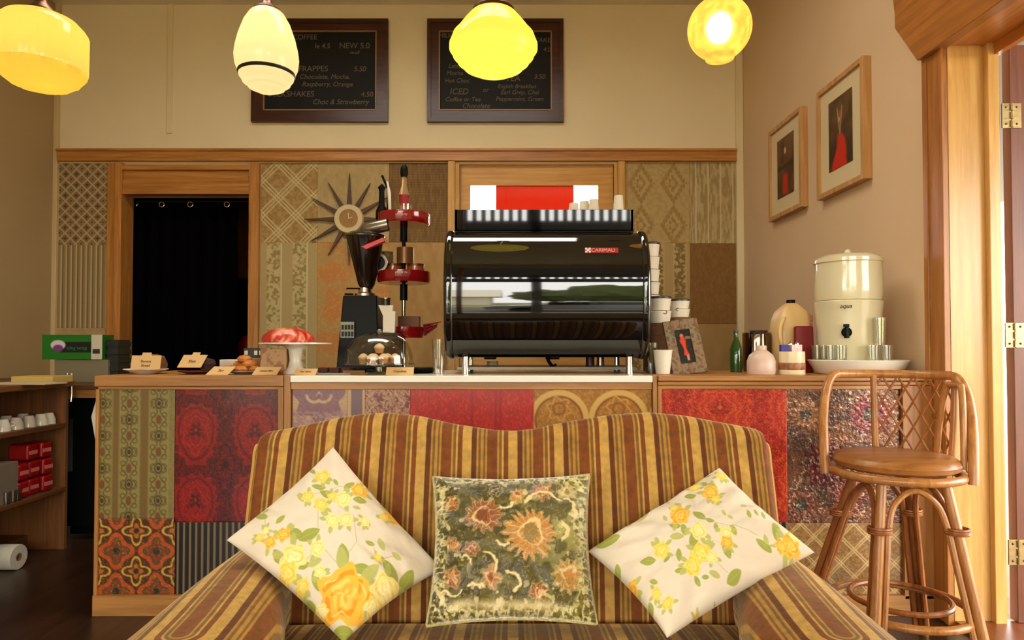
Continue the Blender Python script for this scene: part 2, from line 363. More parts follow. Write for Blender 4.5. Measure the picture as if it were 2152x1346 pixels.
single('wall_cupboard', 'red-brown timber cupboard in the back room right of the curtain', 'cupboard', bm, oakz, bevel=.004)
bm = B(); xa = Xp(511, DW + .5); lathe(bm, [(0, 0), (.09, 0), (.1, .15), (.06, .22), (0, .23)], 20)
bk = single('red_canister', 'dark red canister half hidden behind the right edge of the curtain', 'canister', bm, mat('deep_red_plastic', (120, 12, 18), .35), (xa + .06, DW + .5, Zp(762, DW + .5)))
bm = B(); box(bm, xa - .15, xa + .5, DW + .3, DW + .75, 0, Zp(762, DW + .5)); single('back_room_bench', 'dark bench in the back room behind the curtain edge', 'bench', bm, mat('dark_laminate', (30, 24, 20), .5))
# ---- rear timber door with lights (door_2)
bm = B()
box(bm, X(942), X(957), DW - .04, DW, 0, z_(342)); box(bm, X(957), X(966), DW - .025, DW + .1, 0, z_(345)); box(bm, X(1290), X(1297), DW - .025, DW + .1, 0, z_(345)); box(bm, X(1297), X(1312), DW - .04, DW, 0, z_(342))
dl = struct('door_2', bm, honey, bevel=.003)
yd = DW + .03; a0, a1 = X(988), X(1258); zt2, zb2 = z_(388), z_(560)
bm = B(); box(bm, o2[0], o2[1], yd, yd + .04, zt2, o2[2]); box(bm, o2[0], a0, yd, yd + .04, .02, zt2); box(bm, a1, o2[1], yd, yd + .04, .02, zt2); box(bm, a0, a1, yd, yd + .04, .02, zb2)
part('door_leaf', bm, wood('honey_timber_long', (196, 136, 62), (222, 168, 90), 'x', rough=.3), dl)
bm = B(); box(bm, a0, a1, yd + .02, yd + .025, zb2, zt2); part('pane', bm, clear_glass('window_glass', (255, 255, 255), fac=.85), dl)
bm = B(); box(bm, X(1042), X(1207), yd + .026, yd + .03, zb2, zt2)
rp = bpy.data.materials.new('red_window_film'); rp.use_nodes = True; nt = rp.node_tree; nt.nodes.clear(); o_ = nt.nodes.new('ShaderNodeOutputMaterial'); t_ = nt.nodes.new('ShaderNodeBsdfTranslucent'); t_.inputs[0].default_value = (.33, .050, .028, 1); nt.links.new(t_.outputs[0], o_.inputs[0])
part('red_film', bm, rp, dl)
# ---- wallpaper patches on the back wall
wp = vmat('matt_wallpaper', .65, .3); CH = []
def patch(px0, px1, py0, py1, fn, res=.005, y=None):
    o = sheet('wallpaper_patch', X(px0), X(px1), z_(py1), z_(py0), DW - .004, fn, wp, wall_back, res, .003); return o
q = 1 / 273.4
def f_lat(u, v):
    s = .083; c = fill(u, (136, 108, 70)); a = u / s; b = v / s
    d1 = np.minimum(1 - tri(a + b), 1 - tri(a - b)); lat = tri(a + b + .5); lat2 = tri(a - b + .5)
    dd = np.minimum(np.abs(((a + b) % 1) - .5), np.abs(((a - b) % 1) - .5)); c = mixc(c, (186, 164, 122), ss(dd - .09, .08))
    cu = (a % 1) - .5; cv = (b % 1) - .5; rr = np.hypot(cu, cv); c = mixc(c, (150, 126, 88), ss(np.abs(np.hypot(((a + .0) % 1) - .5, (b % 1) - .5) - .0) - .2, .06)); c = mixc(c, (104, 76, 44), ss(np.hypot(cu, cv) - .1, .05))
    cu = ((a + .5) % 1) - .5; cv = ((b + .5) % 1) - .5; return mixc(c, (92, 64, 36), ss(np.minimum(np.abs(cu), np.abs(cv)) + .45 * np.maximum(np.abs(cu), np.abs(cv)) - .1, .06))
def f_str(u, v):
    c = fill(u, (152, 128, 86)); t = (u / .0385) % 1; c = mixc(c, (200, 178, 132), ss(np.abs(t - .5) - .12, .12)); return mixc(c, (96, 74, 44), ss(np.abs(t - .8) - .07, .1))
def f_trellis(u, v):
    c = fill(u, (172, 140, 84)); n = fbm(u * 60, v * 60, 3); c = mixc(c, (148, 112, 58), ss(.5 - n, .2) * .7); s = .27
    for k in (-1, 1):
        a = ((u + k * v) / s) % 1
        for o in (.38, .5, .62): c = mixc(c, (206, 188, 140), ss(np.abs(a - o) - .022, .03))
    return c
def f_flor(u, v):
    c = fill(u, (176, 152, 100)); t = u / .4; w = fbm(u * 55 + 3, v * 55, 5)
    band = ss(np.abs(((u / .2) % 1) - .5) - .26, .05); c = mixc(c, (192, 172, 120), band); c = mixc(c, (150, 128, 74), band * ss(.52 - w, .12))
    return mixc(c, (206, 190, 144), ss(np.abs(((u / .2) % 1) - .5 - .3) - .025, .02))
def f_plain(a, b, s, sc=40): return lambda u, v: mixc(fill(u, a), b, np.clip(fbm(u * sc, v * sc * .5, s) * 1.6 - .4, 0, 1))
def f_orange(u, v):
    c = fill(u, (178, 138, 80)); n = fbm(u * 9, v * 9, 11); c = mixc(c, (192, 122, 58), ss(.52 - n, .2) * .8); n2 = fbm(u * 30, v * 30, 4); return mixc(c, (202, 160, 100), ss(np.abs(n2 - .5) - .03, .06) * .6)
def f_weave(u, v):
    c = fill(u, (112, 82, 42)); n = fbm(u * 120, v * 18, 2); c = mixc(c, (146, 112, 62), np.clip(n * 1.5 - .35, 0, 1)); return mixc(c, (98, 68, 34), ss(np.abs(((v / .02) % 1) - .5) - .2, .3) * .35)
def f_damask(u, v):
    c = fill(u, (184, 158, 104)); s = .25; a = (u / s) % 1 - .5; b = (v / (s * 1.3)) % 1 - .5; n = .08 * np.sin(a * 40) * np.cos(b * 34)
    r = np.abs(a) * 1.6 + np.abs(b) * 1.3 + n; c = mixc(c, (156, 122, 66), ss(np.abs(r - .55) - .1, .06) * .9); c = mixc(c, (156, 122, 66), ss(r - .26, .05) * ss(-np.hypot(a, b) + .08, .03)); return mixc(c, (170, 138, 80), ss(fbm(u * 50, v * 50, 9) - .45, .1) * .5)
def f_fine(u, v):
    c = fill(u, (186, 164, 116)); c = mixc(c, (160, 136, 88), ss(.5 - fbm(u * 90, v * 14, 8), .15)); return mixc(c, (206, 188, 144), ss(np.abs(((u / .095) % 1) - .5) - .05, .04))
def f_scroll(u, v):
    c = fill(u, (178, 150, 98)); x = ((u / .17) % 1) - .5; c = mixc(c, (190, 168, 116), ss(np.abs(x) - .3, .03)); w = .12 * np.sin(v * 40)
    c = mixc(c, (136, 108, 60), ss(np.abs(x - w) - .05, .04)); n = fbm(u * 70, v * 70, 6); return mixc(c, (134, 106, 58), ss(.45 - n, .1) * ss(np.abs(x) - .25, .05))
patch(116, 229, 344, 516, f_lat); patch(116, 229, 516, 690, f_str); patch(116, 229, 690, 800, f_plain((176, 150, 104), (160, 134, 90), 1))
patch(549, 668, 343, 510, f_trellis); patch(549, 668, 510, 900, f_flor)
patch(668, 818, 343, 510, f_plain((186, 160, 110), (172, 144, 92), 4)); patch(668, 818, 510, 900, f_orange)
patch(818, 942, 343, 510, f_weave); patch(818, 942, 510, 900, f_plain((178, 140, 84), (158, 120, 66), 6, 20))
patch(1312, 1449, 342, 511, f_damask); patch(1449, 1557, 342, 512, f_fine); patch(1312, 1449, 511, 900, f_scroll)
patch(1449, 1557, 512, 682, f_plain((138, 100, 50), (124, 86, 40), 8, 90)); patch(1449, 1557, 682, 900, f_plain((170, 138, 88), (158, 124, 74), 9, 15))
# ---- doorway on the right (door_3): architrave, jamb, leaf
XA = XR - .022
d3 = struct('door_3', box(B(), XR, XR + .21, DJ, DJ + .02, 0, ZH + .02), honey)          # far jamb
bm = B(); box(bm, XA, XR - .0005, DJ + .001, DJ + .125, 0, ZH + .02); box(bm, XA - .008, XR, DJ + .095, DJ + .125, 0, ZH); box(bm, XA - .006, XA + .004, DJ - .002, DJ + .02, 0, ZH)
part('architrave', bm, wood('orange_timber_upright', (140, 84, 34), (184, 120, 54), 'z', rough=.35), d3, bevel=.003)
Dear = 2.98
bm = B(); prism(bm, [(DN - .25, ZH - .012), (DJ + .12, ZH - .012), (Dear, Zp(60, Dear)), (Dear, Zp(30, Dear)), (Dear + .012, Zp(0, Dear)), (Dear + .012, ZH + .75), (DN - .25, ZH + .75)], XA - .03, XR, 'yz')
part('head_casing', bm, wood('orange_timber_deep', (144, 86, 34), (184, 118, 52), 'y', rough=.35), d3, bevel=.004)
bm = B(); box(bm, XR, XR + .21, DN, DJ, ZH - .002, ZH + .02); box(bm, XR + .17, XR + .2, DN, DJ, ZH - .05, ZH); part('head_jamb', bm, honeyy, d3, bevel=.003)
bm = B(); box(bm, XR, XR + .21, DN - .02, DN, 0, ZH + .02); box(bm, XA, XR, DN - .12, DN, 0, ZH); part('near_jamb', bm, honey, d3, bevel=.003)
bm = B(); box(bm, XR + .145, XR + .19, DJ - .028, DJ, 0, ZH); part('door_stop', bm, honey, d3, bevel=.003)
bm = B(); box(bm, XR + .0, XR + .3, DN, DJ, -.004, .02); part('threshold', bm, wood('red_threshold', (110, 58, 28), (150, 84, 42), 'y'), d3, bevel=.004)
lf = thing('glazed_door', 'reddish brown glazed outer door standing open at the right edge', 'door', (XR + .235, DJ - .02, 0))
brn = wood('red_brown_door_timber', (92, 46, 24), (126, 68, 38), 'z', rough=.4)
bm = B(); box(bm, 0, .1, -.005, .04, .02, ZH - .01); box(bm, .75, .85, -.005, .04, .02, ZH - .01); box(bm, .1, .75, -.005, .04, ZH - .11, ZH - .01); box(bm, .1, .75, -.005, .04, .02, .3); box(bm, .1, .75, -.002, .037, 1.35, 1.40); part('door_leaf', bm, brn, lf, bevel=.003)
bm = B(); box(bm, .1, .75, .014, .02, .3, ZH - .11); part('pane', bm, MATS['window_glass'], lf)
brass = mat('pale_brass', (170, 145, 100), .35, .9, bump=.1)
for py in (245, 705, 1160):
    zc = Zp(py, DJ - .02); hb = B(); w_ = .055; 
    box(hb, -.038, -.002, -.012, -.006, zc - .05, zc + .05); box(hb, .002, .04, -.012, -.006, zc - .05, zc + .05); 
    for k in range(3): cyl(hb, .007, zc - .048 + k * .034, zc - .02 + k * .034, 10, Matrix.Translation((0, -.014, 0)))
    hg = part('hinge', hb, brass, lf, bevel=.001)
    sb = B()
    for sx in (-.022, .022):
        for dz in (-.034, .034): ball(sb, (sx, -.012, zc + dz), .005, 8)
    part('screw', sb, mat('screw_steel', (120, 110, 90), .4, 1), hg)
# skirting on the right wall
bm = B(); box(bm, XR - .016, XR, DC + .7, DW - .035, 0, .14); struct('baseboard_right', bm, oaky, bevel=.003)
# ================================================================ OUTSIDE (street seen in the reflections)
bm = B(); box(bm, -30, 30, -4.8, YF - .12, -.3, -.02); struct('ground_pavement', bm, mat('concrete_paving', (150, 140, 120), .9, var=.15))
bm = B(); box(bm, -40, 40, -13, -4.8, -.4, -.12); struct('ground_road', bm, mat('asphalt', (96, 92, 84), .9, var=.1))
bm = B(); box(bm, -60, 60, -60, -13, -.4, -.06); struct('ground_lawn', bm, mat('dry_lawn', (140, 132, 74), .95, var=.25, vscale=.6))
bm = B(); box(bm, XR + .3, 20, YF - .12, 12, -.3, -.02); struct('ground_side', bm, mat('concrete_paving', (150, 140, 120)))
bm = B(); box(bm, -6, 5, -4.6, YF - .12, 3.5, 3.56); box(bm, -6, 5, -4.62, -4.5, 3.35, 3.5); box(bm, -6, 5, -4.62, -4.5, 2.80, 3.13)
for i in range(76):
    x = -6 + i * .145
    box(bm, x, x + .07, -4.6, -4.54, 3.1, 3.4)
for x in (-3.6, .3, 3.9): box(bm, x, x + .16, -4.66, -4.5, -.02, 3.5)
box(bm, XR + .32, 5.5, YF, 9, 2.75, 2.82)  # unseen side roof, added to keep sky light off the right door jamb
single('verandah', 'grey verandah with slatted valance outside the shopfront, plus an added side roof', 'verandah', bm, mat('verandah_paint', (78, 74, 66), .7))
bm = B(); box(bm, -9, -1, -30, -24, -.06, 2.6); prism(bm, [(-31, 2.6), (-23, 2.6), (-27, 4.4)], -9.5, -.5, 'yz')
hs = single('cottage', 'pale cottage across the road with a red roof', 'house', bm, mat('cottage_paint', (225, 215, 195), .8)); 
def blob(bm, c, r, seed, sq=(1, 1, .8)):
    st = len(bm.verts); ball(bm, c, r, 24, sq); bm.verts.ensure_lookup_table()
    for v in list(bm.verts)[st:]:
        d = (v.co - Vector(c)); v.co = Vector(c) + d * (1 + .45 * (mnoise.noise(v.co * 1.3 + Vector((seed,) * 3)))) 
    return bm
for k, (x, y, r) in enumerate(((5, -26, 2.6), (11, -30, 3.4), (-14, -28, 3.2), (2.5, -34, 2.4))):
    t = thing('street_tree', ['round tree across the road right of the cottage', 'tallest tree across the road', 'tree across the road left of the cottage', 'small tree farthest behind the road'][k], 'tree', (x, y, -.06), group='trees across the road')
    part('crown', blob(B(), (0, 0, r * .95 + 1), r, k * 3.1), mat('tree_leaves', (70, 78, 34), .9, bump=.8, bscale=3, var=.3), t); part('trunk', cyl(B(), .25, 0, 1.9, 12), mat('bark', (80, 60, 42), .9), t)
ct = thing('parked_car', 'silver car parked at the kerb outside the shop', 'car', (1.6, -7.2, -.12))
prof = [(-2.1, .3), (-2.15, .7), (-1.9, .85), (-1.2, .93), (-.55, 1.38), (.75, 1.42), (1.5, 1.0), (2.05, .92), (2.15, .6), (2.1, .3)]
bm = B(); prism(bm, prof, -.82, .82, 'xz'); part('car_body', bm, mat('silver_car_paint', (150, 150, 145), .25, .5, coat=.6), ct, bevel=.06)
for x in (-1.35, 1.35):
    for y in (-.82, .72): part('wheel', cyl(B(), .32, 0, .1, 24, Matrix.Translation((x, y, .32)) @ Matrix.Rotation(R(-90), 4, 'X')), mat('tyre', (20, 20, 20), .8), ct)
bm = B(); box(bm, -.95, .95, -.835, .835, .98, 1.3); part('car_glass', bm, mat('dark_car_glass', (15, 17, 18), .05), ct)
# ================================================================ COUNTER
wpg = vmat('varnished_wallpaper', .32, .5, coat=.15)
wpm = vmat('foil_wallpaper', .22, .6, metal=.35, bump=.5, bscale=55)
CT = 1.0
xc = lambda px: Xp(px, DC, 900); zc_ = lambda py: Zp(py, DC)
k2 = 1 / 500.
def p_olive(u, v):
    u = u / k2; v = v / k2; c = fill(u, (132, 118, 64)); n = fbm(u * .35, v * .35, 3)
    c = mixc(c, (110, 98, 50), ss(.5 - n, .2) * .5)
    for x0, w in ((28, 9), (90, 9)): c = mixc(c, (108, 80, 40), ss(np.abs(u - x0 * 1.0 - 5) - w, 2) * .75)
    for x0, ph in ((6, 0), (62, .5), (124, 0)):
        x = u - x0; y = ((v / 68 + ph) % 1 - .5) * 68; c = mixc(c, (148, 132, 74), ss(np.abs(x) - 22, 2) * .6)
        wv = 9 + 6 * np.cos(v / 68 * 2 * math.pi * 2); c = mixc(c, (82, 70, 34), ss(np.abs(np.abs(x) - wv) - 1.4, 1.6) * .8)
        c = mixc(c, (72, 60, 30), ss(np.hypot(x * 1.5, y) - 12, 2) * ss(8 - np.hypot(x * 1.5, y), 2)); c = mixc(c, (60, 44, 26), ss(np.hypot(x * 1.3, y) - 5, 2))
        y2 = (((v / 68 + ph + .5) % 1) - .5) * 68; c = mixc(c, (100, 60, 30), ss(np.hypot(x, y2 * .6) - 6, 2) * .8); c = mixc(c, (78, 66, 34), ss(np.abs(np.hypot(np.abs(x) - 12, (y2 % 20) - 10) - 5) - 1, 1.5) * .8)
    return c
def p_tile(u, v):
    u = u / k2; v = v / k2; c = fill(u, (74, 42, 24)); s = 84.; a = (u + 4) / s; b = (v - 26) / s
    x1 = ((a - b + 1) % 1) - .5
    cu = ((a) % 1 - .5) * s; cv = ((b) % 1 - .5) * s; a2 = np.arctan2(cv, cu); rr = np.hypot(cu, cv)
    r0 = 32 + 6 * np.cos(4 * a2); chk = ((np.floor(a) + np.floor(b)) % 2)
    c = mixc(c, (186, 74, 30), ss(np.abs(rr - r0 + 4) - 5, 2) * (chk * .0 + .95)); c = mixc(c, (86, 74, 40), ss(rr - r0 + 10, 2)); c = mixc(c, (150, 44, 20), ss(np.abs(rr - 13 - 5 * np.cos(4 * a2)) - 3, 2)); c = mixc(c, (40, 40, 34), ss(rr - 7, 2))
    cu = ((a + .5) % 1 - .5) * s; cv = ((b + .5) % 1 - .5) * s; a2 = np.arctan2(cv, cu); rr = np.hypot(cu, cv)
    c = mixc(c, (206, 160, 62), ss(np.abs(rr - 22 - 7 * np.cos(4 * a2)) - 2.6, 2)); c = mixc(c, (178, 96, 34), ss(rr - 12 - 4 * np.cos(4 * a2), 2)); c = mixc(c, (44, 40, 30), ss(rr - 6, 2))
    n = fbm(u * .25, v * .25, 7); return mixc(c, (198, 156, 70), ss(np.abs(n - .5) - .02, .03) * .55)
def medal(u, v, W, Hh, base, hi, mid, dark, u0=0, v0=0, k=1.0, lace=.45, rs=1.0):
    c = fill(u, base); n = fbm(u * .3 * k, v * .3 * k, 5); c = mixc(c, dark, ss(.48 - n, .15) * .6)
    wob = 1 + .10 * (fbm(u * .12, v * .12, 4) - .5)
    for ph in (0, .5):
        x = (((u - u0) / W + ph) % 1 - .5) * W; y = (((v - v0) / Hh + ph) % 1 - .5) * Hh
        r = np.hypot(x / (W * .36 * rs), y / (Hh * .42 * rs) * (1 + .22 * np.clip(-y / Hh, -1, 1) * 2)) * wob; a = np.arctan2(y, x)
        if ph == 0:
            sc = .06 * np.cos(16 * a); c = mixc(c, mid, ss(r - 1 + sc, .14) * (.55 + .45 * n)); c = mixc(c, hi, ss(np.abs(r - .98 + sc) - .02, .05) * .6); c = mixc(c, dark, ss(np.abs(r - .82) - .035, .05) * .55)
            c = mixc(c, hi, ss(np.abs(r - .64 - .07 * np.cos(8 * a)) - .03, .05) * .6); c = mixc(c, dark, ss(np.abs(np.hypot(np.abs(x) - W * .1, y - Hh * .08) - W * .02) - W * .025, 3) * .75)
            c = mixc(c, hi, ss(np.abs(r - .42 - .08 * np.cos(4 * a)) - .025, .04) * .7); c = mixc(c, dark, ss(r - .2 - .08 * np.cos(6 * a), .08) * .8); c = mixc(c, hi, ss(r - .07, .05) * .8)
        else:
            c = mixc(c, dark, ss(np.abs(r - .55 - .2 * np.cos(4 * a)) - .06, .06) * .8); c = mixc(c, hi, ss(np.abs(r - .32 - .06 * np.cos(8 * a)) - .025, .05) * .5); c = mixc(c, dark, ss(r - .18 - .07 * np.cos(6 * a), .06)); c = mixc(c, hi, ss(np.abs(r - .75 - .1 * np.cos(10 * a)) - .02, .04) * .4)
    x = np.abs(((u - u0) / W) % 1 - .5) * W
    n2 = fbm(x * .5 * k + 7, v * .5 * k, 13); c = mixc(c, hi, ss(np.abs(n2 - .5) - .03, .04) * lace)
    n3 = fbm(x * .9 * k + 3, v * .9 * k, 23); return mixc(c, dark, ss(n3 - .36, .06) * .5)
def p_red(u, v): return medal(u / k2, v / k2, 124, 148, (104, 8, 8), (176, 50, 30), (150, 14, 10), (52, 6, 8), -17, 15)
def p_bar(u, v):
    u = u / k2; c = fill(u, (26, 18, 14)); t = (u / 12.8) % 1; c = mixc(c, (128, 108, 74), ss(np.abs(t - .5) - .17, .1)); return c
def p_purple(u, v):
    u = u / k2; v = v / k2; c = fill(u, (186, 150, 108)); x = u - 56; a = np.abs(x)
    n = fbm(u * .22, v * .22, 3); body = np.minimum(np.hypot(x / 1.1, v - 20) - 42 - 8 * np.sin(a * .25), 99)
    c = mixc(c, (128, 84, 92), ss(np.hypot(a, v - 18) - 50 + 7 * np.sin(np.arctan2(v - 18, a) * 7), 3)); c = mixc(c, (190, 156, 112), ss(np.abs(np.hypot(a - 10, v - 12) - 16) - 3.2, 2) * ss(-v + 12, 3)); c = mixc(c, (190, 156, 112), ss(a * 1.2 + np.abs(v - 14) - 9, 2)); c = mixc(c, (120, 76, 84), ss(np.hypot(x, v - 16) - 5, 2))
    c = mixc(c, (156, 120, 122), ss(.42 - n, .1) * ss(-v + 48, 6)); return mixc(c, (150, 110, 112), ss(fbm(u * .6, v * .6, 5) - .38, .06) * .6)
def p_band(u, v):
    u = u / k2; c = fill(u, (190, 156, 110)); return mixc(c, (112, 82, 86), ss(np.abs(u - 20) - 12, 2))
def p_maroon(u, v):
    u = u / k2; v = v / k2; c = fill(u, (122, 56, 54)); x = np.abs(((u) % 60) - 30); n = fbm(u * .2, v * .2, 8)
    c = mixc(c, (188, 148, 108), ss(np.abs(x - 16 - 8 * np.sin(v * .15)) - 3, 2)); c = mixc(c, (188, 148, 108), ss(.4 - n, .06) * .8); return mixc(c, (100, 40, 42), ss(fbm(u * .5, v * .5, 2) - .4, .06) * .7)
def p_oran(u, v): 
    uu = u / k2; vv = v / k2; c = fill(uu, (190, 44, 28)); n = fbm(uu * .12, vv * .12, 3); c = mixc(c, (214, 66, 36), ss(np.abs(n - .5) - .04, .05) * .7); n = fbm(uu * .4, vv * .2, 6); c = mixc(c, (158, 30, 20), ss(.42 - n, .1) * .7)
    for x0 in (130, 180, 190): c = mixc(c, (148, 24, 18), ss(np.abs(uu - x0) - 3, 3) * .7)
    return c
def p_gold(u, v):
    u = u / k2; v = v / k2; c = fill(u, (176, 124, 44)); n = fbm(u * .3, v * .3, 3); c = mixc(c, (148, 92, 28), ss(.48 - n, .12) * .7); 
    x = np.abs(((u - 0) % 126) - 63); r = np.hypot(126 - 63 - x - 0, v - 62)
    xx = ((u + 10) % 126) - 63; r = np.hypot(xx, v - 66); c = mixc(c, (206, 164, 84), ss(np.abs(r - 58) - 6, 2)); c = mixc(c, (126, 74, 24), ss(np.abs(r - 49) - 1.5, 2)); c = mixc(c, (200, 152, 66), ss(np.abs(np.hypot(xx, v - 42) - 22 - 4 * np.sin(6 * np.arctan2(v - 42, xx))) - 2, 2) * .8); c = mixc(c, (130, 80, 26), ss(np.abs(np.hypot(xx, v - 42) - 12) - 2, 2) * .8); return c
def p_redr(u, v): return medal(u / k2, v / k2, 168, 150, (168, 34, 16), (226, 112, 48), (182, 42, 18), (132, 16, 12), 40, -30, 1.1, .8, 1.05)
def p_metal(u, v):
    u = u / k2; v = v / k2; c = fill(u, (122, 76, 48)); n = fbm(u * .045, v * .045, 3); c = mixc(c, (88, 58, 44), ss(.5 - n, .2))
    for cx, cy, r, col in ((178, 60, 40, (112, 26, 36)), (85, 165, 46, (84, 18, 26)), (40, 60, 30, (150, 100, 60)), (130, 230, 34, (110, 40, 34)), (30, 250, 34, (120, 60, 40)), (215, 180, 34, (110, 40, 40))):
        a = np.arctan2(v - cy, u - cx); rr = np.hypot(u - cx, v - cy); c = mixc(c, col, ss(rr - r * (1 + .25 * np.cos(14 * a)), 4) * .8); c = mixc(c, (60, 54, 44), ss(rr - r * .4 * (1 + .2 * np.cos(9 * a)), 3) * .9); c = mixc(c, (200, 150, 120), ss(np.abs(rr - r * .75) - 3, 3) * np.clip(np.cos(14 * a) * 2 - .8, 0, 1) * .8)
    n = fbm(u * .07 + 9, v * .07, 21); c = mixc(c, (222, 200, 168), ss(np.abs(n - .36) - .012, .02) * .9); n = fbm(u * .1, v * .1, 31); return mixc(c, (66, 58, 46), ss(np.abs(n - .5) - .02, .03) * .7)
def p_trel(u, v):
    u = u / k2; v = v / k2; c = fill(u, (160, 118, 66)); n = fbm(u * .4, v * .4, 3); c = mixc(c, (120, 84, 40), ss(.47 - n, .1) * .8); s = 56.
    for k in (-1, 1):
        a = ((u * 1.0 + k * v) / s) % 1
        for o in (.42, .54): c = mixc(c, (216, 184, 124), ss(np.abs(a - o) - .025, .03) * .9)
    return c
YP = DC + .012
def cpanel(par, a, b, c, d, fn, m=wpg, label=None):
    return tag(sheet('wallpaper_panel', xc(a), xc(b), zc_(d), zc_(c), YP, fn, m, par, .0036, .004), label)
rail = wood('counter_timber_long', (146, 94, 42), (190, 134, 70), 'x', rough=.4); post = wood('counter_timber_upright', (146, 94, 42), (190, 134, 70), 'z', rough=.4)
def counter_body(name, label, x0, x1, posts, bottom=True):
    t = thing(name, label, 'counter', ((x0 + x1) / 2, DC, 0)); ox = (x0 + x1) / 2
    L = lambda x: x - ox
    bm = B(); box(bm, L(x0) + .003, L(x1) - .003, .022, .6, .0, CT - .035); part('carcass', bm, mat('counter_carcass', (92, 60, 34), .7), t)
    return t, L
# left counter
x0, x1 = xc(200), xc(596)
t, L = counter_body('counter', 'left counter unit faced with olive, dark red and tiled wallpaper', x0, x1, None)
bm = B(); box(bm, L(x0), L(x1), -.012, .66, CT - .045, CT); part('worktop', bm, rail, t, bevel=.004)
part('rail', box(B(), L(x0), L(x1), 0, .03, CT - .058, CT - .046), rail, t, bevel=.002); part('plinth', box(B(), L(x0), L(x1), -.006, .03, 0, zc_(1252)), rail, t, bevel=.002)
bm = B(); box(bm, L(x0), L(xc(206)), 0, .6, .0, CT - .046); part('side_panel', bm, post, t, bevel=.002)
bm = B(); box(bm, L(xc(585)), L(x1), -.008, .03, zc_(1252), CT - .046); part('post', bm, post, t, bevel=.002)
for a in ((206, 364, 815, 1092, p_olive), (206, 367, 1092, 1252, p_tile), (364, 585, 815, 1100, p_red), (367, 585, 1100, 1252, p_bar)):
    o = cpanel(None, *a); o.parent = t; o.location = (-t.location.x, -DC, 0)
# centre counter
x0, x1 = xc(597), xc(1381)
t, L = counter_body('counter', 'centre counter unit with a white worktop behind the sofa', x0, x1, None)
bm = B(); box(bm, L(xc(611)), L(xc(1371)), -.012, .66, CT - .028, CT); part('worktop', bm, mat('white_laminate', (244, 238, 220), .25, coat=.3), t, bevel=.003)
part('rail', box(B(), L(xc(611)), L(xc(1371)), 0, .03, CT - .058, CT - .029), rail, t, bevel=.002); part('plinth', box(B(), L(x0), L(x1), -.006, .03, 0, .08), rail, t, bevel=.002)
bm = B(); box(bm, L(x0), L(xc(610)), -.006, .64, .08, CT + .002); part('post', bm, post, t, bevel=.002)
bm = B(); box(bm, L(xc(1372)), L(x1), -.006, .64, .08, CT + .002); part('post', bm, post, t, bevel=.002)
for a in ((612, 728, 818, 1252, p_purple), (728, 765, 818, 1252, p_band), (765, 861, 818, 1252, p_maroon), (861, 1122, 815, 1252, p_oran), (1122, 1371, 818, 1252, p_gold)):
    o = cpanel(None, *a); o.parent = t; o.location = (-t.location.x, -DC, 0)
# right counter
x0, x1 = xc(1382), XR - .024
t, L = counter_body('counter', 'right counter unit by the rattan stool with red and metallic brown wallpaper', x0, x1, None)
bm = B(); box(bm, L(x0), L(x1), -.02, .66, CT - .022, CT); box(bm, L(x0), L(x1), -.012, .66, CT - .04, CT - .024); part('worktop', bm, rail, t, bevel=.004)
part('rail', box(B(), L(x0), L(x1), 0, .03, CT - .056, CT - .041), rail, t, bevel=.002); part('plinth', box(B(), L(x0), L(x1), -.006, .03, 0, zc_(1252)), rail, t, bevel=.002)
bm = B(); box(bm, L(xc(1896)), L(x1), -.006, .03, .07, CT - .042); part('post', bm, post, t, bevel=.002)
bm = B(); box(bm, L(x0), L(xc(1390)), -.008, .03, .07, CT - .042); part('post', bm, post, t, bevel=.002)
for a in ((1391, 1656, 812, 1100, p_redr), (1656, 1896, 812, 1102, p_metal, wpm), (1391, 1656, 1100, 1252, p_bar), (1656, 1896, 1102, 1252, p_trel)):
    o = cpanel(None, *a); o.parent = t; o.location = (-t.location.x, -DC, 0)
# ================================================================ SOFA
G1, G2 = (194, 152, 74), (174, 128, 56); BR, BD, OL = (124, 68, 24), (100, 54, 20), (124, 88, 36)
stops = [(0, .20, G1), (.20, .31, BD), (.31, .35, G2), (.35, .40, OL), (.40, .46, G2), (.46, .50, OL), (.50, .54, G2), (.54, .76, BR), (.76, .80, G2), (.80, .86, OL), (.86, .90, G1), (.90, 1.0, BR)]
velvet = stripe_mat('striped_velvet', stops)
def uvset(me, U):
    uv = me.uv_layers.new(name='UVMap'); n = len(me.loops); li = np.zeros(n, dtype=np.int32); me.loops.foreach_get('vertex_index', li)
    d = np.zeros((n, 2), dtype=np.float32); d[:, 0] = np.asarray(U)[li]; uv.data.foreach_set('uv', d.ravel())
PER = .1295
sofa = thing('sofa', 'gold and brown striped velvet sofa with a double-humped back', 'sofa', (0, 1.5, 0)); SY = 1.5
prof = [(545, 928), (550, 915), (562, 907), (600, 901), (650, 891), (700, 880), (760, 871), (810, 868), (880, 875), (960, 892), (1040, 903), (1080, 905), (1120, 901), (1200, 885), (1290, 872), (1370, 868), (1440, 874), (1540, 892), (1585, 900), (1600, 906), (1607, 926)]
nu = 120; us = np.linspace(0, 1, nu + 1); pxs = 545 + us * (1607 - 545)
tz = np.interp(pxs, [p[0] for p in prof], [Zp(p[1], 1.95) for p in prof]); XT = np.array([Xp(p, 1.93) for p in pxs]); XB = XT * .985
rows = []
path = []
n1, n2, n3 = 26, 10, 6; rr = .055
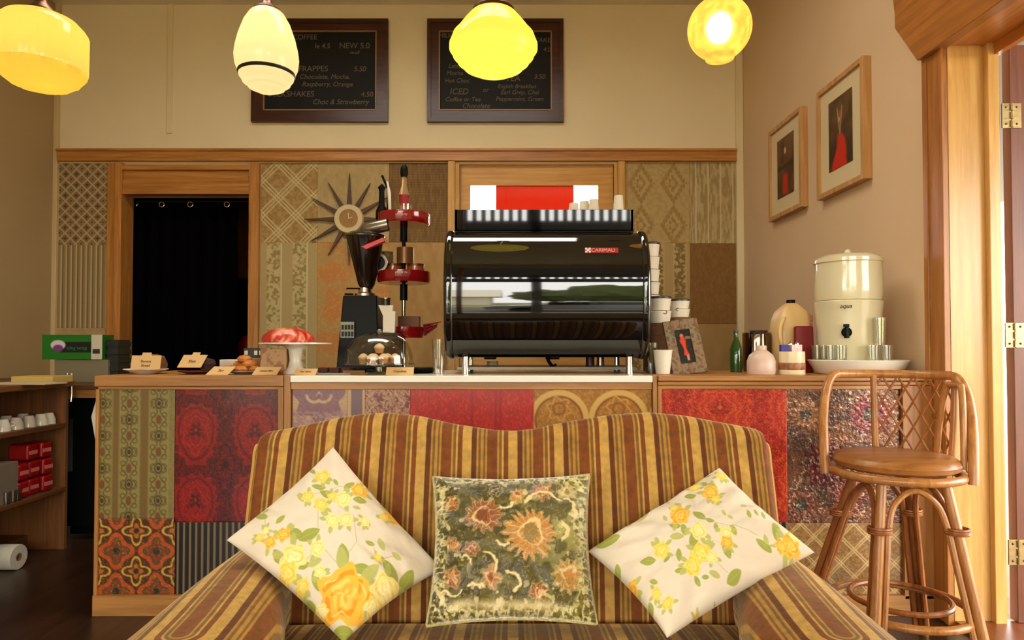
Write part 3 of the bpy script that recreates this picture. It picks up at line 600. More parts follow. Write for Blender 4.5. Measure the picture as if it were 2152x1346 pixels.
for i in range(nu + 1):
    d = min(us[i], 1 - us[i]) * 1.46; re = .03; off = re * (1 - math.sqrt(max(0, 1 - (1 - min(d, re) / re) ** 2)))
    pts = []; h = tz[i]
    for k in range(n1 + 1):
        q_ = k / n1; z = .36 + (h - rr - .36) * q_; zz = (z - .36) / .56
        y = 1.76 + .165 * zz - .028 * math.sin(math.pi * min(zz, 1)) + off
        pts.append((XB[i] + (XT[i] - XB[i]) * q_, y, z))
    yt = pts[-1][1]
    for k in range(1, n2 + 1):
        a = math.pi * k / n2; pts.append((XT[i], yt - off + rr + (rr - off) * -math.cos(a) * 1.0 + 0, h - rr + rr * math.sin(a) - off * .3 * math.sin(a)))
    y2 = pts[-1][1]
    for k in range(1, n3 + 1): pts.append((XT[i], y2 + .02 * k / n3, h - rr - (h - rr - .2) * k / n3))
    pts.append((XT[i], 1.80, .2)); path.append(pts)
m_ = len(path[0]); V = [Vector(p) - Vector((0, SY, 0)) for pts in path for p in pts]; Fc = []
for i in range(nu):
    for k in range(m_ - 1): Fc.append((i * m_ + k, (i + 1) * m_ + k, (i + 1) * m_ + k + 1, i * m_ + k + 1))
Fc.append(tuple(range(m_))[::-1]); Fc.append(tuple(nu * m_ + k for k in range(m_)))
me = bpy.data.meshes.new('backrest'); me.from_pydata([tuple(v) for v in V], [], Fc)
uvset(me, [(XT[i] + 1.29) / PER + .12 for i in range(nu + 1) for k in range(m_)])
part('backrest', me, velvet, sofa, angle=60)
# piping at both ends of the back
for s in (0, nu):
    pts = [Vector(p) - Vector((0, SY, 0)) for p in path[s]][2:-4]; part('piping', tube(B(), pts, .006, 8), mat('gold_piping', (196, 150, 62), .7, sheen=.4), sofa)
# seat cushion
def surf(name, fn, nu_, nv, ufn, parent, close=True):
    V = []; U = []
    for i in range(nu_ + 1):
        for j in range(nv + 1):
            p = fn(i / nu_, j / nv); V.append((p[0], p[1] - SY, p[2])); U.append(ufn(p, i / nu_, j / nv))
    F = [(i * (nv + 1) + j, (i + 1) * (nv + 1) + j, (i + 1) * (nv + 1) + j + 1, i * (nv + 1) + j + 1) for i in range(nu_) for j in range(nv)]
    me = bpy.data.meshes.new(name); me.from_pydata(V, [], F); uvset(me, U); return part(name, me, velvet, parent, angle=60)
def seatf(u, v):
    x = -.60 + 1.20 * u; 
    if v < .8:
        t = v / .8; y = 1.78 - .66 * t; z = .405 + .022 * math.sin(math.pi * t) * (1 - (2 * u - 1) ** 4) + .01 * math.sin(t * 3)
        if t < .12: z -= .03 * (1 - t / .12) ** 2
    else:
        t = (v - .8) / .2; a = t * math.pi / 2; y = 1.12 - .04 * math.sin(a * 2) * .7 - .0; z = .41 - .2 * t
    return (x, y, z)
surf('seat', seatf, 60, 50, lambda p, a, b: (p[0] + 1.29) / PER + .12, sofa)
bm = B(); box(bm, -.66, .66, 1.14 - SY, 1.85 - SY, .1, .30); part('base', bm, mat('sofa_base_cloth', (92, 54, 20), .8), sofa, bevel=.01)
# arms
def arm(s):
    def cw(y):   # centre, half width by depth
        t = (1.86 - y) / .6; t = min(max(t, 0), 1); ho = .785; hi = np.interp(t, [0, .3, .6, .85, 1], [.60, .565, .51, .475, .465]); return (ho + hi) / 2, (ho - hi) / 2
    ye, yb = 1.27, 1.86; pts = []; cen = []; ws = []
    N = 26
    for i in range(N + 1):
        y = yb + (ye - yb) * i / N; c, w = cw(y); pts.append((c + w, y)); cen.append((c, y)); ws.append(w)
    c, w = cw(ye)
    for i in range(1, 30):
        a = math.pi * i / 30; pts.append((c + w * math.cos(a), ye - w * 1.0 * math.sin(a))); cen.append((c, ye)); ws.append(w)
    for i in range(N + 1):
        y = ye + (yb - ye) * i / N; c, w = cw(y); pts.append((c - w, y)); cen.append((c, y)); ws.append(w)
    K = 16; V = []; U = []; n = len(pts)
    lev = [('s', .12), ('s', .25), ('s', .36), ('s', .43)] + [('t', k / K) for k in range(K + 1)]
    for (px_, py_), (cx_, cy_), w in zip(pts, cen, ws):
        for kd, q_ in lev:
            ztop = .575 + .01 * math.sin((cy_ - 1.2) * 5)
            if kd == 's':
                inw = .035 * (1 - (q_ - .12) / .31) * 1.0; f = 1 - inw / max(w, .05) if True else 1
                x = cx_ + (px_ - cx_) * min(f, 1); y = cy_ + (py_ - cy_) * min(f, 1); z = q_; d = -(.485 - q_)
            else:
                a = q_ * math.pi / 2; rad = math.cos(a); # from outline to the medial line
                rad = (1 - q_); hgt = math.sqrt(max(0, 1 - (1 - q_) ** 2.4)); x = cx_ + (px_ - cx_) * rad; y = cy_ + (py_ - cy_) * rad; z = .485 + (ztop - .485) * hgt; d = q_ * w
            V.append((s * x, y - SY, z)); U.append((w - d) / .118 + .62)
    m_ = len(lev); F = [(i * m_ + k, (i + 1) * m_ + k, (i + 1) * m_ + k + 1, i * m_ + k + 1) for i in range(n - 1) for k in range(m_ - 1)]
    F.append(tuple(range(m_)) + tuple((n - 1) * m_ + k for k in reversed(range(m_))))
    if s < 0: F = [f[::-1] for f in F]
    me = bpy.data.meshes.new('arm'); me.from_pydata(V, [], F); uvset(me, U); part('armrest', me, velvet, sofa, angle=70)
arm(-1); arm(1)
for x in (-.6, .6):
    for y in (1.2, 1.8): part('leg', lathe(B(), [(0, 0), (.018, 0), (.03, .1), (0, .1)], 16, Matrix.Translation((x, y - SY, 0))), mat('dark_leg_timber', (50, 26, 14), .4), sofa)
# ================================================================ CUSHIONS
def pillow(name, label, C, T, fn, pxc, m, n=230, pinch=.07, pw=.42, piping=None):
    """C: corners L,B,R,T in space; pxc: the print's own coordinates at the corners"""
    a = np.linspace(-1, 1, n + 1); A, Bv = np.meshgrid(a, a); A = np.sign(A) * np.abs(A) ** .96; 
    A2 = A * (1 - pinch * (1 - Bv ** 2)); B2 = Bv * (1 - pinch * (1 - A ** 2)); s = (A2 + 1) / 2; t = (B2 + 1) / 2
    C = [np.array(c) for c in C]; W = [(1 - s) * (1 - t), s * (1 - t), s * t, (1 - s) * t]
    P = sum(w[..., None] * c for w, c in zip(W, C)); Q = sum(w[..., None] * np.array(c, float) for w, c in zip(W, pxc))
    nrm = np.cross(C[2] - C[0], C[3] - C[1]); nrm /= np.linalg.norm(nrm)
    if nrm[1] > 0: nrm = -nrm
    h = T * np.clip((1 - A ** 2) * (1 - Bv ** 2), 0, 1) ** pw
    wr = (fbm(A * 3 + 5, Bv * 3, 4) - .5) * .02 + .006 * np.sin(14 * np.arctan2(Bv, A)) * np.hypot(A, Bv) ** 2; wr = wr * np.clip((1 - A ** 2) * (1 - Bv ** 2) * 4, 0, 1)
    cen = sum(C) / 4; loc = Vector(cen)
    Pf = P + nrm * (h + wr)[..., None] - cen; Pb = P - nrm * (h * .8)[..., None] - cen
    col = fn(Q[..., 0], Q[..., 1]); idx = np.arange((n + 1) ** 2).reshape(n + 1, n + 1)
    f = np.stack([idx[:-1, :-1], idx[:-1, 1:], idx[1:, 1:], idx[1:, :-1]], -1).reshape(-1, 4)
    st = 6; Pb2 = Pb[::1, ::1]
    bidx = idx + (n + 1) ** 2; ed = np.zeros_like(idx, bool); ed[0] = ed[-1] = True; ed[:, 0] = ed[:, -1] = True; bidx = np.where(ed, idx, bidx)
    fb = np.stack([bidx[:-1, :-1], bidx[1:, :-1], bidx[1:, 1:], bidx[:-1, 1:]], -1).reshape(-1, 4)
    V = np.concatenate([Pf.reshape(-1, 3), Pb.reshape(-1, 3)]); me = bpy.data.meshes.new(name); me.from_pydata(V.tolist(), [], np.concatenate([f, fb]).tolist())
    set_pat(me, np.concatenate([col.reshape(-1, 3)] * 2))
    t_ = thing(name, label, 'cushion', loc); o = part('cover', me, m, t_, angle=70)
    bm = bmesh.new(); bm.from_mesh(me); bmesh.ops.delete(bm, geom=[v for v in bm.verts if not v.link_faces], context='VERTS'); bm.to_mesh(me); bm.free()
    if piping is not None:
        e = np.concatenate([Pf[0, :-1:4], Pf[:-1:4, -1], Pf[-1, :0:-4], Pf[:0:-4, 0]]); part('piping', tube(B(), [Vector(p) for p in e], .0045, 6, True), piping, t_)
    return t_
YL = [(244, 214, 96), (236, 190, 60), (250, 230, 140)]; OR = [(246, 190, 70), (236, 150, 30), (250, 215, 110)]; PY = [(246, 226, 140), (236, 204, 96), (250, 238, 180)]
GR, GL = (158, 164, 70), (186, 186, 104)
def floral(u, v, items, ox, oy, k):
    """items in the print's own units"""
    U = (u - ox) * k; Vv = (v - oy) * k; c = fill(u, (230, 216, 190)); c = mixc(c, (220, 204, 176), np.clip(fbm(U * .004, Vv * .004, 2) - .3, 0, 1) * .5)
    for it in items:
        if it[0] == 's': c = seg(c, U, Vv, it[1], it[2], 1.6, (168, 166, 96), 2, .7)
    for it in items:
        if it[0] == 'l': c = leaf(c, U, Vv, it[1], it[2], it[3], it[3] * .48, it[4], it[5] if len(it) > 5 else GR, 2, (200, 204, 130))
    rnd = random.Random(4)
    for it in items:
        if it[0] in 'yop':
            cx, cy, r = it[1:4]
            for q_ in range(4): a = rnd.uniform(0, 6.28); c = leaf(c, U, Vv, cx + math.cos(a) * r * 1.25, cy + math.sin(a) * r * 1.25, r * .42 + 8, r * .2 + 4, a, GL, 2)
    for it in items:
        if it[0] in 'yop': c = rose(c, U, Vv, it[1], it[2], it[3], {'y': YL, 'o': OR, 'p': PY}[it[0]], 2, it[1] * .01)
    return c
LI = [('s', (520, 580), (700, 520)), ('s', (620, 600), (740, 700)), ('s', (760, 700), (775, 860)), ('s', (775, 860), (700, 960)), ('s', (240, 640), (300, 820)), ('s', (300, 820), (430, 800)), ('s', (560, 600), (560, 780)), ('s', (860, 860), (900, 940)), ('s', (900, 940), (1000, 910)), ('s', (700, 1000), (600, 900)), ('s', (940, 660), (900, 600)), ('s', (480, 960), (560, 890)),
  ('l', 520, 400, 30, 1), ('l', 560, 520, 42, .1), ('l', 610, 570, 50, .5), ('l', 740, 510, 40, -.6), ('l', 800, 607, 42, 0), ('l', 660, 500, 24, 1), ('l', 460, 590, 40, 1.2, GL), ('l', 240, 670, 44, .6), ('l', 260, 630, 24, -.8), ('l', 350, 710, 32, -.7), ('l', 265, 745, 30, .9, GL), ('l', 430, 800, 58, .5), ('l', 515, 815, 62, -.4), ('l', 350, 900, 48, .9), ('l', 480, 962, 44, .1), ('l', 548, 960, 40, -.3, GL), ('l', 700, 935, 66, 1.5), ('l', 850, 860, 28, .3), ('l', 915, 860, 40, 1.2, GL), ('l', 895, 935, 34, 0), ('l', 1000, 915, 32, .6, GL), ('l', 800, 1000, 58, .1), ('l', 960, 990, 66, .9), ('l', 1052, 1030, 76, 2.2), ('l', 560, 1045, 52, 1.3), ('l', 520, 1150, 56, .6), ('l', 700, 1290, 70, 0), ('l', 620, 1290, 40, .5), ('l', 780, 655, 24, 0, GL), ('l', 840, 740, 28, 1, GL), ('l', 940, 600, 30, .8, GL),
  ('y', 580, 445, 42), ('o', 800, 540, 48), ('y', 500, 590, 36), ('y', 575, 645, 42), ('p', 700, 605, 46), ('y', 640, 590, 30), ('o', 1000, 665, 52), ('y', 938, 695, 24), ('o', 300, 825, 32), ('o', 372, 795, 38), ('y', 240, 790, 24), ('p', 270, 755, 20), ('p', 640, 745, 40), ('p', 715, 735, 40), ('p', 825, 735, 28), ('p', 430, 920, 70), ('y', 400, 990, 50), ('p', 560, 890, 40), ('y', 890, 935, 22), ('o', 710, 1120, 135), ('p', 930, 1090, 78), ('p', 860, 1170, 44), ('y', 485, 1060, 36), ('p', 575, 1010, 30), ('p', 590, 1180, 34)]
RI = [('s', (1000, 640), (1200, 655)), ('s', (1200, 655), (1360, 700)), ('s', (800, 620), (830, 760)), ('s', (930, 260), (1000, 380)), ('s', (670, 840), (780, 880)), ('s', (1000, 880), (1130, 960)), ('s', (1250, 490), (1400, 460)), ('s', (400, 600), (560, 510)), ('s', (980, 190), (900, 290)), ('s', (620, 1050), (640, 1160)), ('s', (1070, 640), (1060, 720)), ('s', (900, 720), (900, 820)),
  ('l', 990, 190, 32, .2), ('l', 900, 240, 42, -.6), ('l', 1070, 175, 26, 0), ('l', 975, 290, 36, 1), ('l', 740, 350, 46, .4, GL), ('l', 700, 420, 26, 1, GL), ('l', 870, 398, 48, -.3), ('l', 1030, 320, 34, .4), ('l', 1110, 395, 30, -.4, GL), ('l', 940, 592, 58, .6), ('l', 690, 590, 28, 1, GL), ('l', 275, 680, 92, -.15), ('l', 355, 578, 60, -.5), ('l', 420, 595, 28, 0), ('l', 500, 520, 70, -.4, GL), ('l', 578, 893, 56, 0), ('l', 795, 868, 40, 1.5), ('l', 712, 892, 32, -.9), ('l', 765, 668, 44, .2), ('l', 830, 700, 44, 1.3), ('l', 1060, 680, 34, 1.4), ('l', 1015, 630, 34, .2), ('l', 900, 790, 66, 1.4), ('l', 1130, 835, 60, 1.2), ('l', 1175, 975, 62, -.6), ('l', 1040, 985, 40, .2, GL), ('l', 780, 745, 50, 0, GL), ('l', 1462, 470, 54, .2), ('l', 1375, 415, 30, .6), ('l', 1305, 555, 34, 1.3), ('l', 1360, 530, 26, 1), ('l', 1415, 530, 30, 1.2), ('l', 1270, 480, 30, -.2, GL), ('l', 1500, 645, 66, 1.45), ('l', 1400, 765, 66, .6), ('l', 1420, 720, 40, 1.4, GL), ('l', 1600, 590, 60, .5, GL), ('l', 1190, 690, 36, 1.2), ('l', 800, 967, 36, 0), ('l', 920, 1025, 34, 1), ('l', 975, 1005, 26, 0), ('l', 360, 900, 50, 1.4), ('l', 600, 1160, 36, 1.2), ('l', 620, 1030, 30, .3), ('l', 1140, 1080, 34, 0), ('l', 1050, 1140, 40, 1.2), ('l', 1120, 560, 26, 1, GL), ('l', 1165, 590, 24, .5, GL),
  ('y', 1100, 205, 46), ('y', 895, 295, 44), ('o', 1022, 385, 62), ('y', 1062, 445, 32), ('y', 750, 515, 30), ('o', 800, 590, 70), ('y', 672, 828, 54), ('p', 935, 710, 58), ('p', 1130, 715, 48), ('y', 950, 862, 66), ('y', 890, 940, 58), ('o', 1135, 780, 44), ('p', 1025, 885, 38), ('y', 715, 1150, 40), ('y', 640, 1090, 32), ('o', 915, 1210, 26), ('o', 450, 1030, 56), ('o', 1600, 715, 70), ('o', 1530, 740, 50), ('p', 1640, 640, 40)]
cotton = vmat('printed_cotton', .8, .25, sheen=.15, bump=.12, bscale=300)
velv = vmat('cut_velvet', .42, .5, sheen=1.0, bump=.35, bscale=110)
def pc(*q_): return [tuple(at(*p)) for p in q_]
pillow('floral_cushion', 'cream cushion with yellow roses leaning on the left sofa arm', pc((476, 1136, 1.66), (722, 1352, 1.50), (930, 1198, 1.72), (700, 940, 1.84)), .075, lambda u, v: floral(u, v, LI, 460, 860, 2.69), [(476, 1136), (722, 1352), (938, 1200), (700, 940)], cotton)
pillow('floral_cushion', 'cream cushion with yellow roses leaning on the right sofa arm', pc((1235, 1160, 1.72), (1402, 1342, 1.50), (1712, 1162, 1.62), (1512, 984, 1.84)), .075, lambda u, v: floral(u, v, RI, 1200, 960, 3.4875), [(1235, 1160), (1402, 1342), (1712, 1162), (1512, 984)], cotton)
def velvetp(u, v):
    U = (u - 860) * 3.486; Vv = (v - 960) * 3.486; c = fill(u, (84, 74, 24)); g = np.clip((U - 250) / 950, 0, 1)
    c = mixc(c, (134, 124, 54), g * .8); c = mixc(c, (168, 160, 84), np.exp(-((U - 1120) / 150) ** 2 - ((Vv - 620) / 190) ** 2) * .9)  # sheen painted in: lighter to the right, with a soft highlight spot
    n = fbm(U * .012, Vv * .012, 3); c = mixc(c, (48, 42, 14), ss(.42 - n, .1) * .5); c = mixc(c, (120, 104, 50), ss(n - .62, -.1) * .3)
    CR, RU, GO = (232, 210, 150), (146, 82, 34), (192, 130, 54)
    U0, V0 = U, Vv; U = U0 + 46 * (fbm(U0 * .011, V0 * .011, 61) - .5) + 26 * (fbm(U0 * .04, V0 * .04, 63) - .5); Vv = V0 + 46 * (fbm(U0 * .011, V0 * .011, 71) - .5) + 26 * (fbm(U0 * .04, V0 * .04, 73) - .5)
    def fl(c, cx, cy, r, pet, col, inner, k=14, dirn=0):
        x, y = U - cx, Vv - cy; a = np.arctan2(y, x); rr = np.hypot(x, y); w = r * (.80 + .14 * np.cos(k * a + dirn) + .35 * (fbm(U * .018, Vv * .018, 33) - .5))
        c = mixc(c, CR, ss(rr - w - 10, 8) * .5); c = mixc(c, col, ss(rr - w, 8)); c = mixc(c, CR, ss(np.abs(np.sin(k * a / 2)) - .22, .2) * ss(rr - w * .95, 6) * .55); c = mixc(c, CR, ss(np.abs(rr - r * (.40 + .1 * np.sin(3 * a + cx))) - r * (.055 + .05 * np.sin(a + cy)), 14) * .85); return mixc(c, inner, ss(rr - r * .3, 8))
    c = fl(c, 885, 650, 195, 1, GO, (150, 120, 60), 18); c = fl(c, 545, 520, 150, 1, RU, (130, 66, 24), 12); c = fl(c, 945, 1055, 76, 1, RU, (176, 84, 40), 6, 1.5); c = fl(c, 1160, 940, 120, 1, (176, 130, 58), GO, 12)
    c = fl(c, 470, 770, 62, 1, (130, 62, 26), RU, 6); c = fl(c, 335, 730, 60, 1, RU, GO, 6); c = fl(c, 325, 950, 66, 1, RU, GO, 5); c = fl(c, 965, 335, 84, 1, RU, GO, 8); c = fl(c, 1150, 325, 70, 1, (186, 160, 96), (140, 124, 60), 8); c = fl(c, 320, 400, 60, 1, RU, GO, 6); c = fl(c, 790, 370, 60, 1, GO, RU, 7); c = fl(c, 600, 960, 84, 1, (176, 120, 66), RU, 5); c = fl(c, 640, 330, 60, 1, (60, 48, 20), (40, 36, 14), 5)
    for cx, cy, r, a0, a1, w in ((740, 980, 62, -1.8, 1.4, 12), (690, 700, 50, .4, 2.8, 13), (980, 500, 150, -2.6, -.6, 12), (560, 880, 90, -1.5, .6, 10), (1080, 640, 70, -1.2, 1.2, 16), (420, 860, 50, -2, .4, 8), (700, 400, 60, .2, 2.2, 10), (330, 1010, 60, .2, 2.8, 9), (280, 1130, 90, -2.8, -1.2, 9), (480, 1080, 80, -2, -.6, 10), (1120, 480, 90, -1.6, .4, 12)):
        x, y = U - cx, Vv - cy; a = np.arctan2(y, x); c = mixc(c, CR, ss(np.abs(np.hypot(x, y) - r) - w, 8) * ss(np.abs(a - (a0 + a1) / 2) - (a1 - a0) / 2, .2))
    U, Vv = U0, V0; ed = np.minimum(np.minimum(U - 180, 1330 - U), np.minimum(Vv - 150, 1230 - Vv)); n = fbm(U * .028, Vv * .028, 9)
    c = mixc(c, (214, 204, 140), ss(np.abs(n - .5) - .10, .07) * ss(ed - 110, 60)); c = mixc(c, (232, 214, 160), np.exp(-((Vv - 1130) / 34) ** 2) * ss(np.abs(U - 700) - 380, 60) * (.4 + .6 * n)); n = fbm(U * .05, Vv * .05, 19); c = mixc(c, (96, 88, 40), ss(n - .40, .06) * ss(ed - 70, 50) * .7)
    n = fbm(U * .02 + 40, Vv * .02, 29); c = mixc(c, (206, 184, 120), ss(np.abs(n - .5) - .012, .02) * .55)
    return mixc(c, (238, 222, 168), ss(n - .33, .05) * ss(ed - 260, 120) * .7)
cc = [(897, 1316), (1254, 1312), (1238, 999), (911, 1004)]
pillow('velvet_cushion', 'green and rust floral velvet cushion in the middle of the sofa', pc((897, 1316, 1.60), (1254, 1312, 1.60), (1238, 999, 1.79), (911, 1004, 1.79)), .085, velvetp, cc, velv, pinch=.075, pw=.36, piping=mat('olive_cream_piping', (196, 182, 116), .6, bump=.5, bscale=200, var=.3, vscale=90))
# ================================================================ RATTAN STOOL
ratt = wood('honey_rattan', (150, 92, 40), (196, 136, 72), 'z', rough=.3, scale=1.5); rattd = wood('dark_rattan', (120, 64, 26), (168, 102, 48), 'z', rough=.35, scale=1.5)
ST = Vector((1.375, 2.40, 0)); SZ = .70
st = thing('rattan_bar_stool', 'honey rattan bar stool with curved lattice back before the right counter', 'stool', ST)
part('seat', lathe(B(), [(0, SZ - .012), (.18, SZ - .014), (.198, SZ - .004), (.204, SZ + .012), (.196, SZ + .028), (.182, SZ + .036), (.1, SZ + .04), (0, SZ + .041)], 48), wood('seat_rattan', (138, 84, 34), (178, 116, 56), 'x', rough=.35), st)
rg = part('seat_ring', tube(B(), [(.207 * math.cos(a), .207 * math.sin(a), SZ - .027) for a in np.linspace(0, 2 * math.pi, 49)[:-1]], .0155, 10, True), ratt, st)
feet = {'A': (1.56 - ST.x, 2.17 - ST.y), 'B': (1.11 - ST.x, 2.62 - ST.y), 'C': (1.17 - ST.x, 2.19 - ST.y), 'D': (1.605 - ST.x, 2.62 - ST.y)}
tops = {}
def legpt(k, z):
    fx, fy = feet[k]; tx, ty = tops[k]; t = z / (SZ - .05); return Vector((fx + (tx - fx) * t, fy + (ty - fy) * t, z))
for k, (fx, fy) in feet.items(): l = math.hypot(fx, fy); tops[k] = (fx / l * .135, fy / l * .135)
tops['C'] = (-.11, -.11); tops['A'] = (.105, -.12)
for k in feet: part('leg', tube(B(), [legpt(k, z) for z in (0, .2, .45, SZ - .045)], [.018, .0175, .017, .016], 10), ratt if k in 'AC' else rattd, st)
order = ['A', 'C', 'B', 'D']
for i in range(4):
    a, b = order[i], order[(i + 1) % 4]; p, q_ = legpt(a, .0), legpt(b, .0)
    P = []; 
    for side, k, o in ((0, a, b), (1, b, a)):
        seq = []
        for z in (.02, .2, .4, .5): v = legpt(k, z); w = legpt(o, z); seq.append(v + (w - v).normalized() * .03)
        v = legpt(k, .585); w = legpt(o, .585); seq.append(v + (w - v) * .2)
        if side == 0: P += seq
        else: P += [((legpt(a, .63) + legpt(b, .63)) / 2)] + seq[::-1]
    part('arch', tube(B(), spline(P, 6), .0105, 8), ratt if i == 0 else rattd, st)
for k in feet:
    v = legpt(k, .5); part('binding', tube(B(), [v + Vector((.036 * math.cos(a), .03 * math.sin(a), dz)) for dz in (-.008, .0, .008) for a in np.linspace(0, 2 * math.pi, 13)], .0045, 6), rattd, st)
rr_ = .225; part('foot_ring', tube(B(), [(rr_ * math.cos(a) + .01, rr_ * math.sin(a), .2) for a in np.linspace(0, 2 * math.pi, 49)[:-1]], .0145, 10, True), ratt, st)
part('foot_ring', tube(B(), [(.16 * math.cos(a) + .01, .16 * math.sin(a), .225) for a in np.linspace(0, 2 * math.pi, 41)[:-1]], .010, 8, True), rattd, st)
def hoop(rad, ztop, f0, f1, z0=SZ - .045, sharp=.16):
    pts = []; N = 60
    for i in range(N + 1):
        t = i / N; phi = R(f0 + (f1 - f0) * (t if True else t)); e = min(t, 1 - t) / sharp
        z = z0 + (ztop - z0) * (math.sin(min(e, 1) * math.pi / 2) ** .75 if e < 1 else 1); sp = .0
        pts.append((rad * math.cos(phi), rad * math.sin(phi), z))
    return pts
h1 = hoop(.232, 1.015, 166, -40, sharp=.24); part('back_hoop', tube(B(), h1, .0165, 12), ratt, st)
h2 = hoop(.205, .985, 20, -34, sharp=.3, z0=SZ); part('back_hoop', tube(B(), [p for p in h2], .011, 10), ratt, st)
for ph in (78, 3):
    a = R(ph); part('back_post', tube(B(), [(.21 * math.cos(a), .21 * math.sin(a), SZ - .02), (.222 * math.cos(a), .222 * math.sin(a), SZ + .15), (.228 * math.cos(a), .228 * math.sin(a), 1.01)], .0125, 10), ratt, st)
lat = B(); za, zb = SZ + .03, .998
for s in (1, -1):
    for q_ in range(-4, 8):
        pts = []
        for i in range(25):
            t = i / 24; z = za + (zb - za) * t; ph = 76 - (q_ * 13.5 + s * (t - .5) * 38 + 12)
            if 3 <= ph <= 76: pts.append((.222 * math.cos(R(ph)), .222 * math.sin(R(ph)), z))
        if len(pts) > 2: tube(lat, pts, .0042, 6)
part('back_lattice', lat, rattd, st)
part('binding', tube(B(), [(.21 * math.cos(R(-14)) + .02 * math.cos(a), .21 * math.sin(R(-14)) + .0, SZ - .02 + .03 * math.sin(a)) for a in np.linspace(0, 18, 40)], .004, 6), rattd, st)
# ================================================================ PENDANTS
capm = mat('aged_brass', (96, 58, 26), .35, .8, bump=.1)
def pend(label, px, D, build, z_shade_top, capr, caph, glow, watts, group='pendant lamps'):
    watts = watts * .022
    c = Xp(px, D, 60); t = thing('pendant_lamp', label, 'lamp', (c, D, CEIL), group=None)
    zt_ = z_shade_top - CEIL
    part('rod', cyl(B(), .006, zt_ + caph * .9, 0, 12), capm, t); part('canopy', lathe(B(), [(0, 0), (.055, 0), (.055, -.012), (.03, -.035), (0, -.04)], 24), capm, t)
    part('fitter', lathe(B(), [(.011, zt_ + caph), (.016, zt_ + caph * .8), (.02, zt_ + caph * .55), (.5 * capr, zt_ + caph * .42), (capr * .85, zt_ + caph * .2), (capr, zt_ + .004), (capr * 1.01, zt_ - .012), (capr * .9, zt_ - .012), (0, zt_ - .004)], 32), capm, t)
    build(t, zt_)
    l = bpy.data.lights.new('bulb_light', 'POINT'); l.energy = watts; l.color = (1, .78, .10); l.shadow_soft_size = .03
    o = bpy.data.objects.new('bulb_light', l); COL.objects.link(o); o.parent = t; o.location = (0, 0, zt_ + glow)
    return t
zz = lambda py, D: Zp(py, D)
# 1 drum
D1 = 2.35; rad = 173 / 2 / FPX * D1
def b1(t, z0):
    hh = zz(30, D1) - zz(185, D1); yel = shade_glass('yellow_opal_glass', (255, 234, 150), .10)
    pr = [(.3 * rad, 0), (.55 * rad, -.006), (.78 * rad, -.022), (.93 * rad, -.045), (1.0 * rad, -.062), (1.0 * rad, -.13), (.995 * rad, -hh * .72), (.985 * rad, -hh * .745)]
    part('shade', lathe(B(), pr, 144, Matrix.Translation((0, 0, z0)), lambda a, z: 1 + (.006 * math.cos(36 * a) if z < -.05 else 0)), yel, t, angle=80)
    pr = [(.985 * rad, -hh * .745), (.94 * rad, -hh * .80), (.82 * rad, -hh * .88), (.62 * rad, -hh * .96), (.4 * rad, -hh * .995), (.2 * rad, -hh * .97), (0, -hh * .96)]
    part('shade_base', lathe(B(), pr, 144, Matrix.Translation((0, 0, z0)), lambda a, z: 1 + .018 * math.sin(9 * a) * math.cos(z * 160) + .012 * math.cos(23 * a + z * 200)), shade_glass('amber_opal_glass', (255, 214, 110), .09), t, angle=80)
pend('drum pendant of ribbed yellow glass, far left of the row of lamps', 87, D1, b1, zz(31, D1), .052, .085, -.11, 7.0)
# 2 egg
D2 = 2.55; r2 = 131 / 2 / FPX * D2
def b2(t, z0):
    top = 26; h = lambda py: zz(py, D2) - zz(top, D2); r = r2; crm = shade_glass('cream_opal_glass', (255, 240, 205), .12)
    pr = [(.48 * r, h(26)), (.56 * r, h(32)), (.72 * r, h(50)), (.88 * r, h(80)), (.97 * r, h(105)), (1 * r, h(122)), (.97 * r, h(140)), (.87 * r, h(156))]
    part('shade', lathe(B(), pr, 64, Matrix.Translation((0, 0, z0))), crm, t, angle=80)
    part('stripe', lathe(B(), [(.885 * r, h(153)), (.895 * r, h(156)), (.86 * r, h(160)), (.85 * r, h(158))], 64, Matrix.Translation((0, 0, z0))), mat('black_enamel', (30, 22, 12), .4), t)
    pr = [(.86 * r, h(158)), (.84 * r, h(164)), (.76 * r, h(171)), (.74 * r, h(175)), (.60 * r, h(181)), (.57 * r, h(185)), (.36 * r, h(190)), (.3 * r, h(193)), (0, h(195))]
    part('shade_base', lathe(B(), pr, 64, Matrix.Translation((0, 0, z0))), crm, t, angle=25)
pend('egg-shaped cream glass pendant with a thin black ring before the left chalkboard', 561, D2, b2, zz(26, D2), .056, .06, -.13, 6.0)
# 3 schoolhouse
D3 = 2.45; r3 = 187 / 2 / FPX * D3
def b3(t, z0):
    h = lambda py: zz(py, D3) - zz(24, D3); r = r3; y = shade_glass('bright_yellow_opal_glass', (255, 240, 140), .10)
    pr = [(.42 * r, h(24)), (.52 * r, h(31)), (.66 * r, h(46)), (.84 * r, h(68)), (.92 * r, h(76)), (.95 * r, h(84)), (1.0 * r, h(95)), (1.0 * r, h(104)), (.94 * r, h(112)), (.92 * r, h(118)), (.86 * r, h(122)), (.82 * r, h(130)), (.74 * r, h(134)), (.68 * r, h(142)), (.56 * r, h(146)), (.46 * r, h(152)), (.2 * r, h(155)), (0, h(156))]
    part('shade', lathe(B(), pr, 96, Matrix.Translation((0, 0, z0))), y, t, angle=25)
pend('wide stepped yellow glass pendant before the right chalkboard', 1037, D3, b3, zz(24, D3), .078, .075, -.11, 9.0)
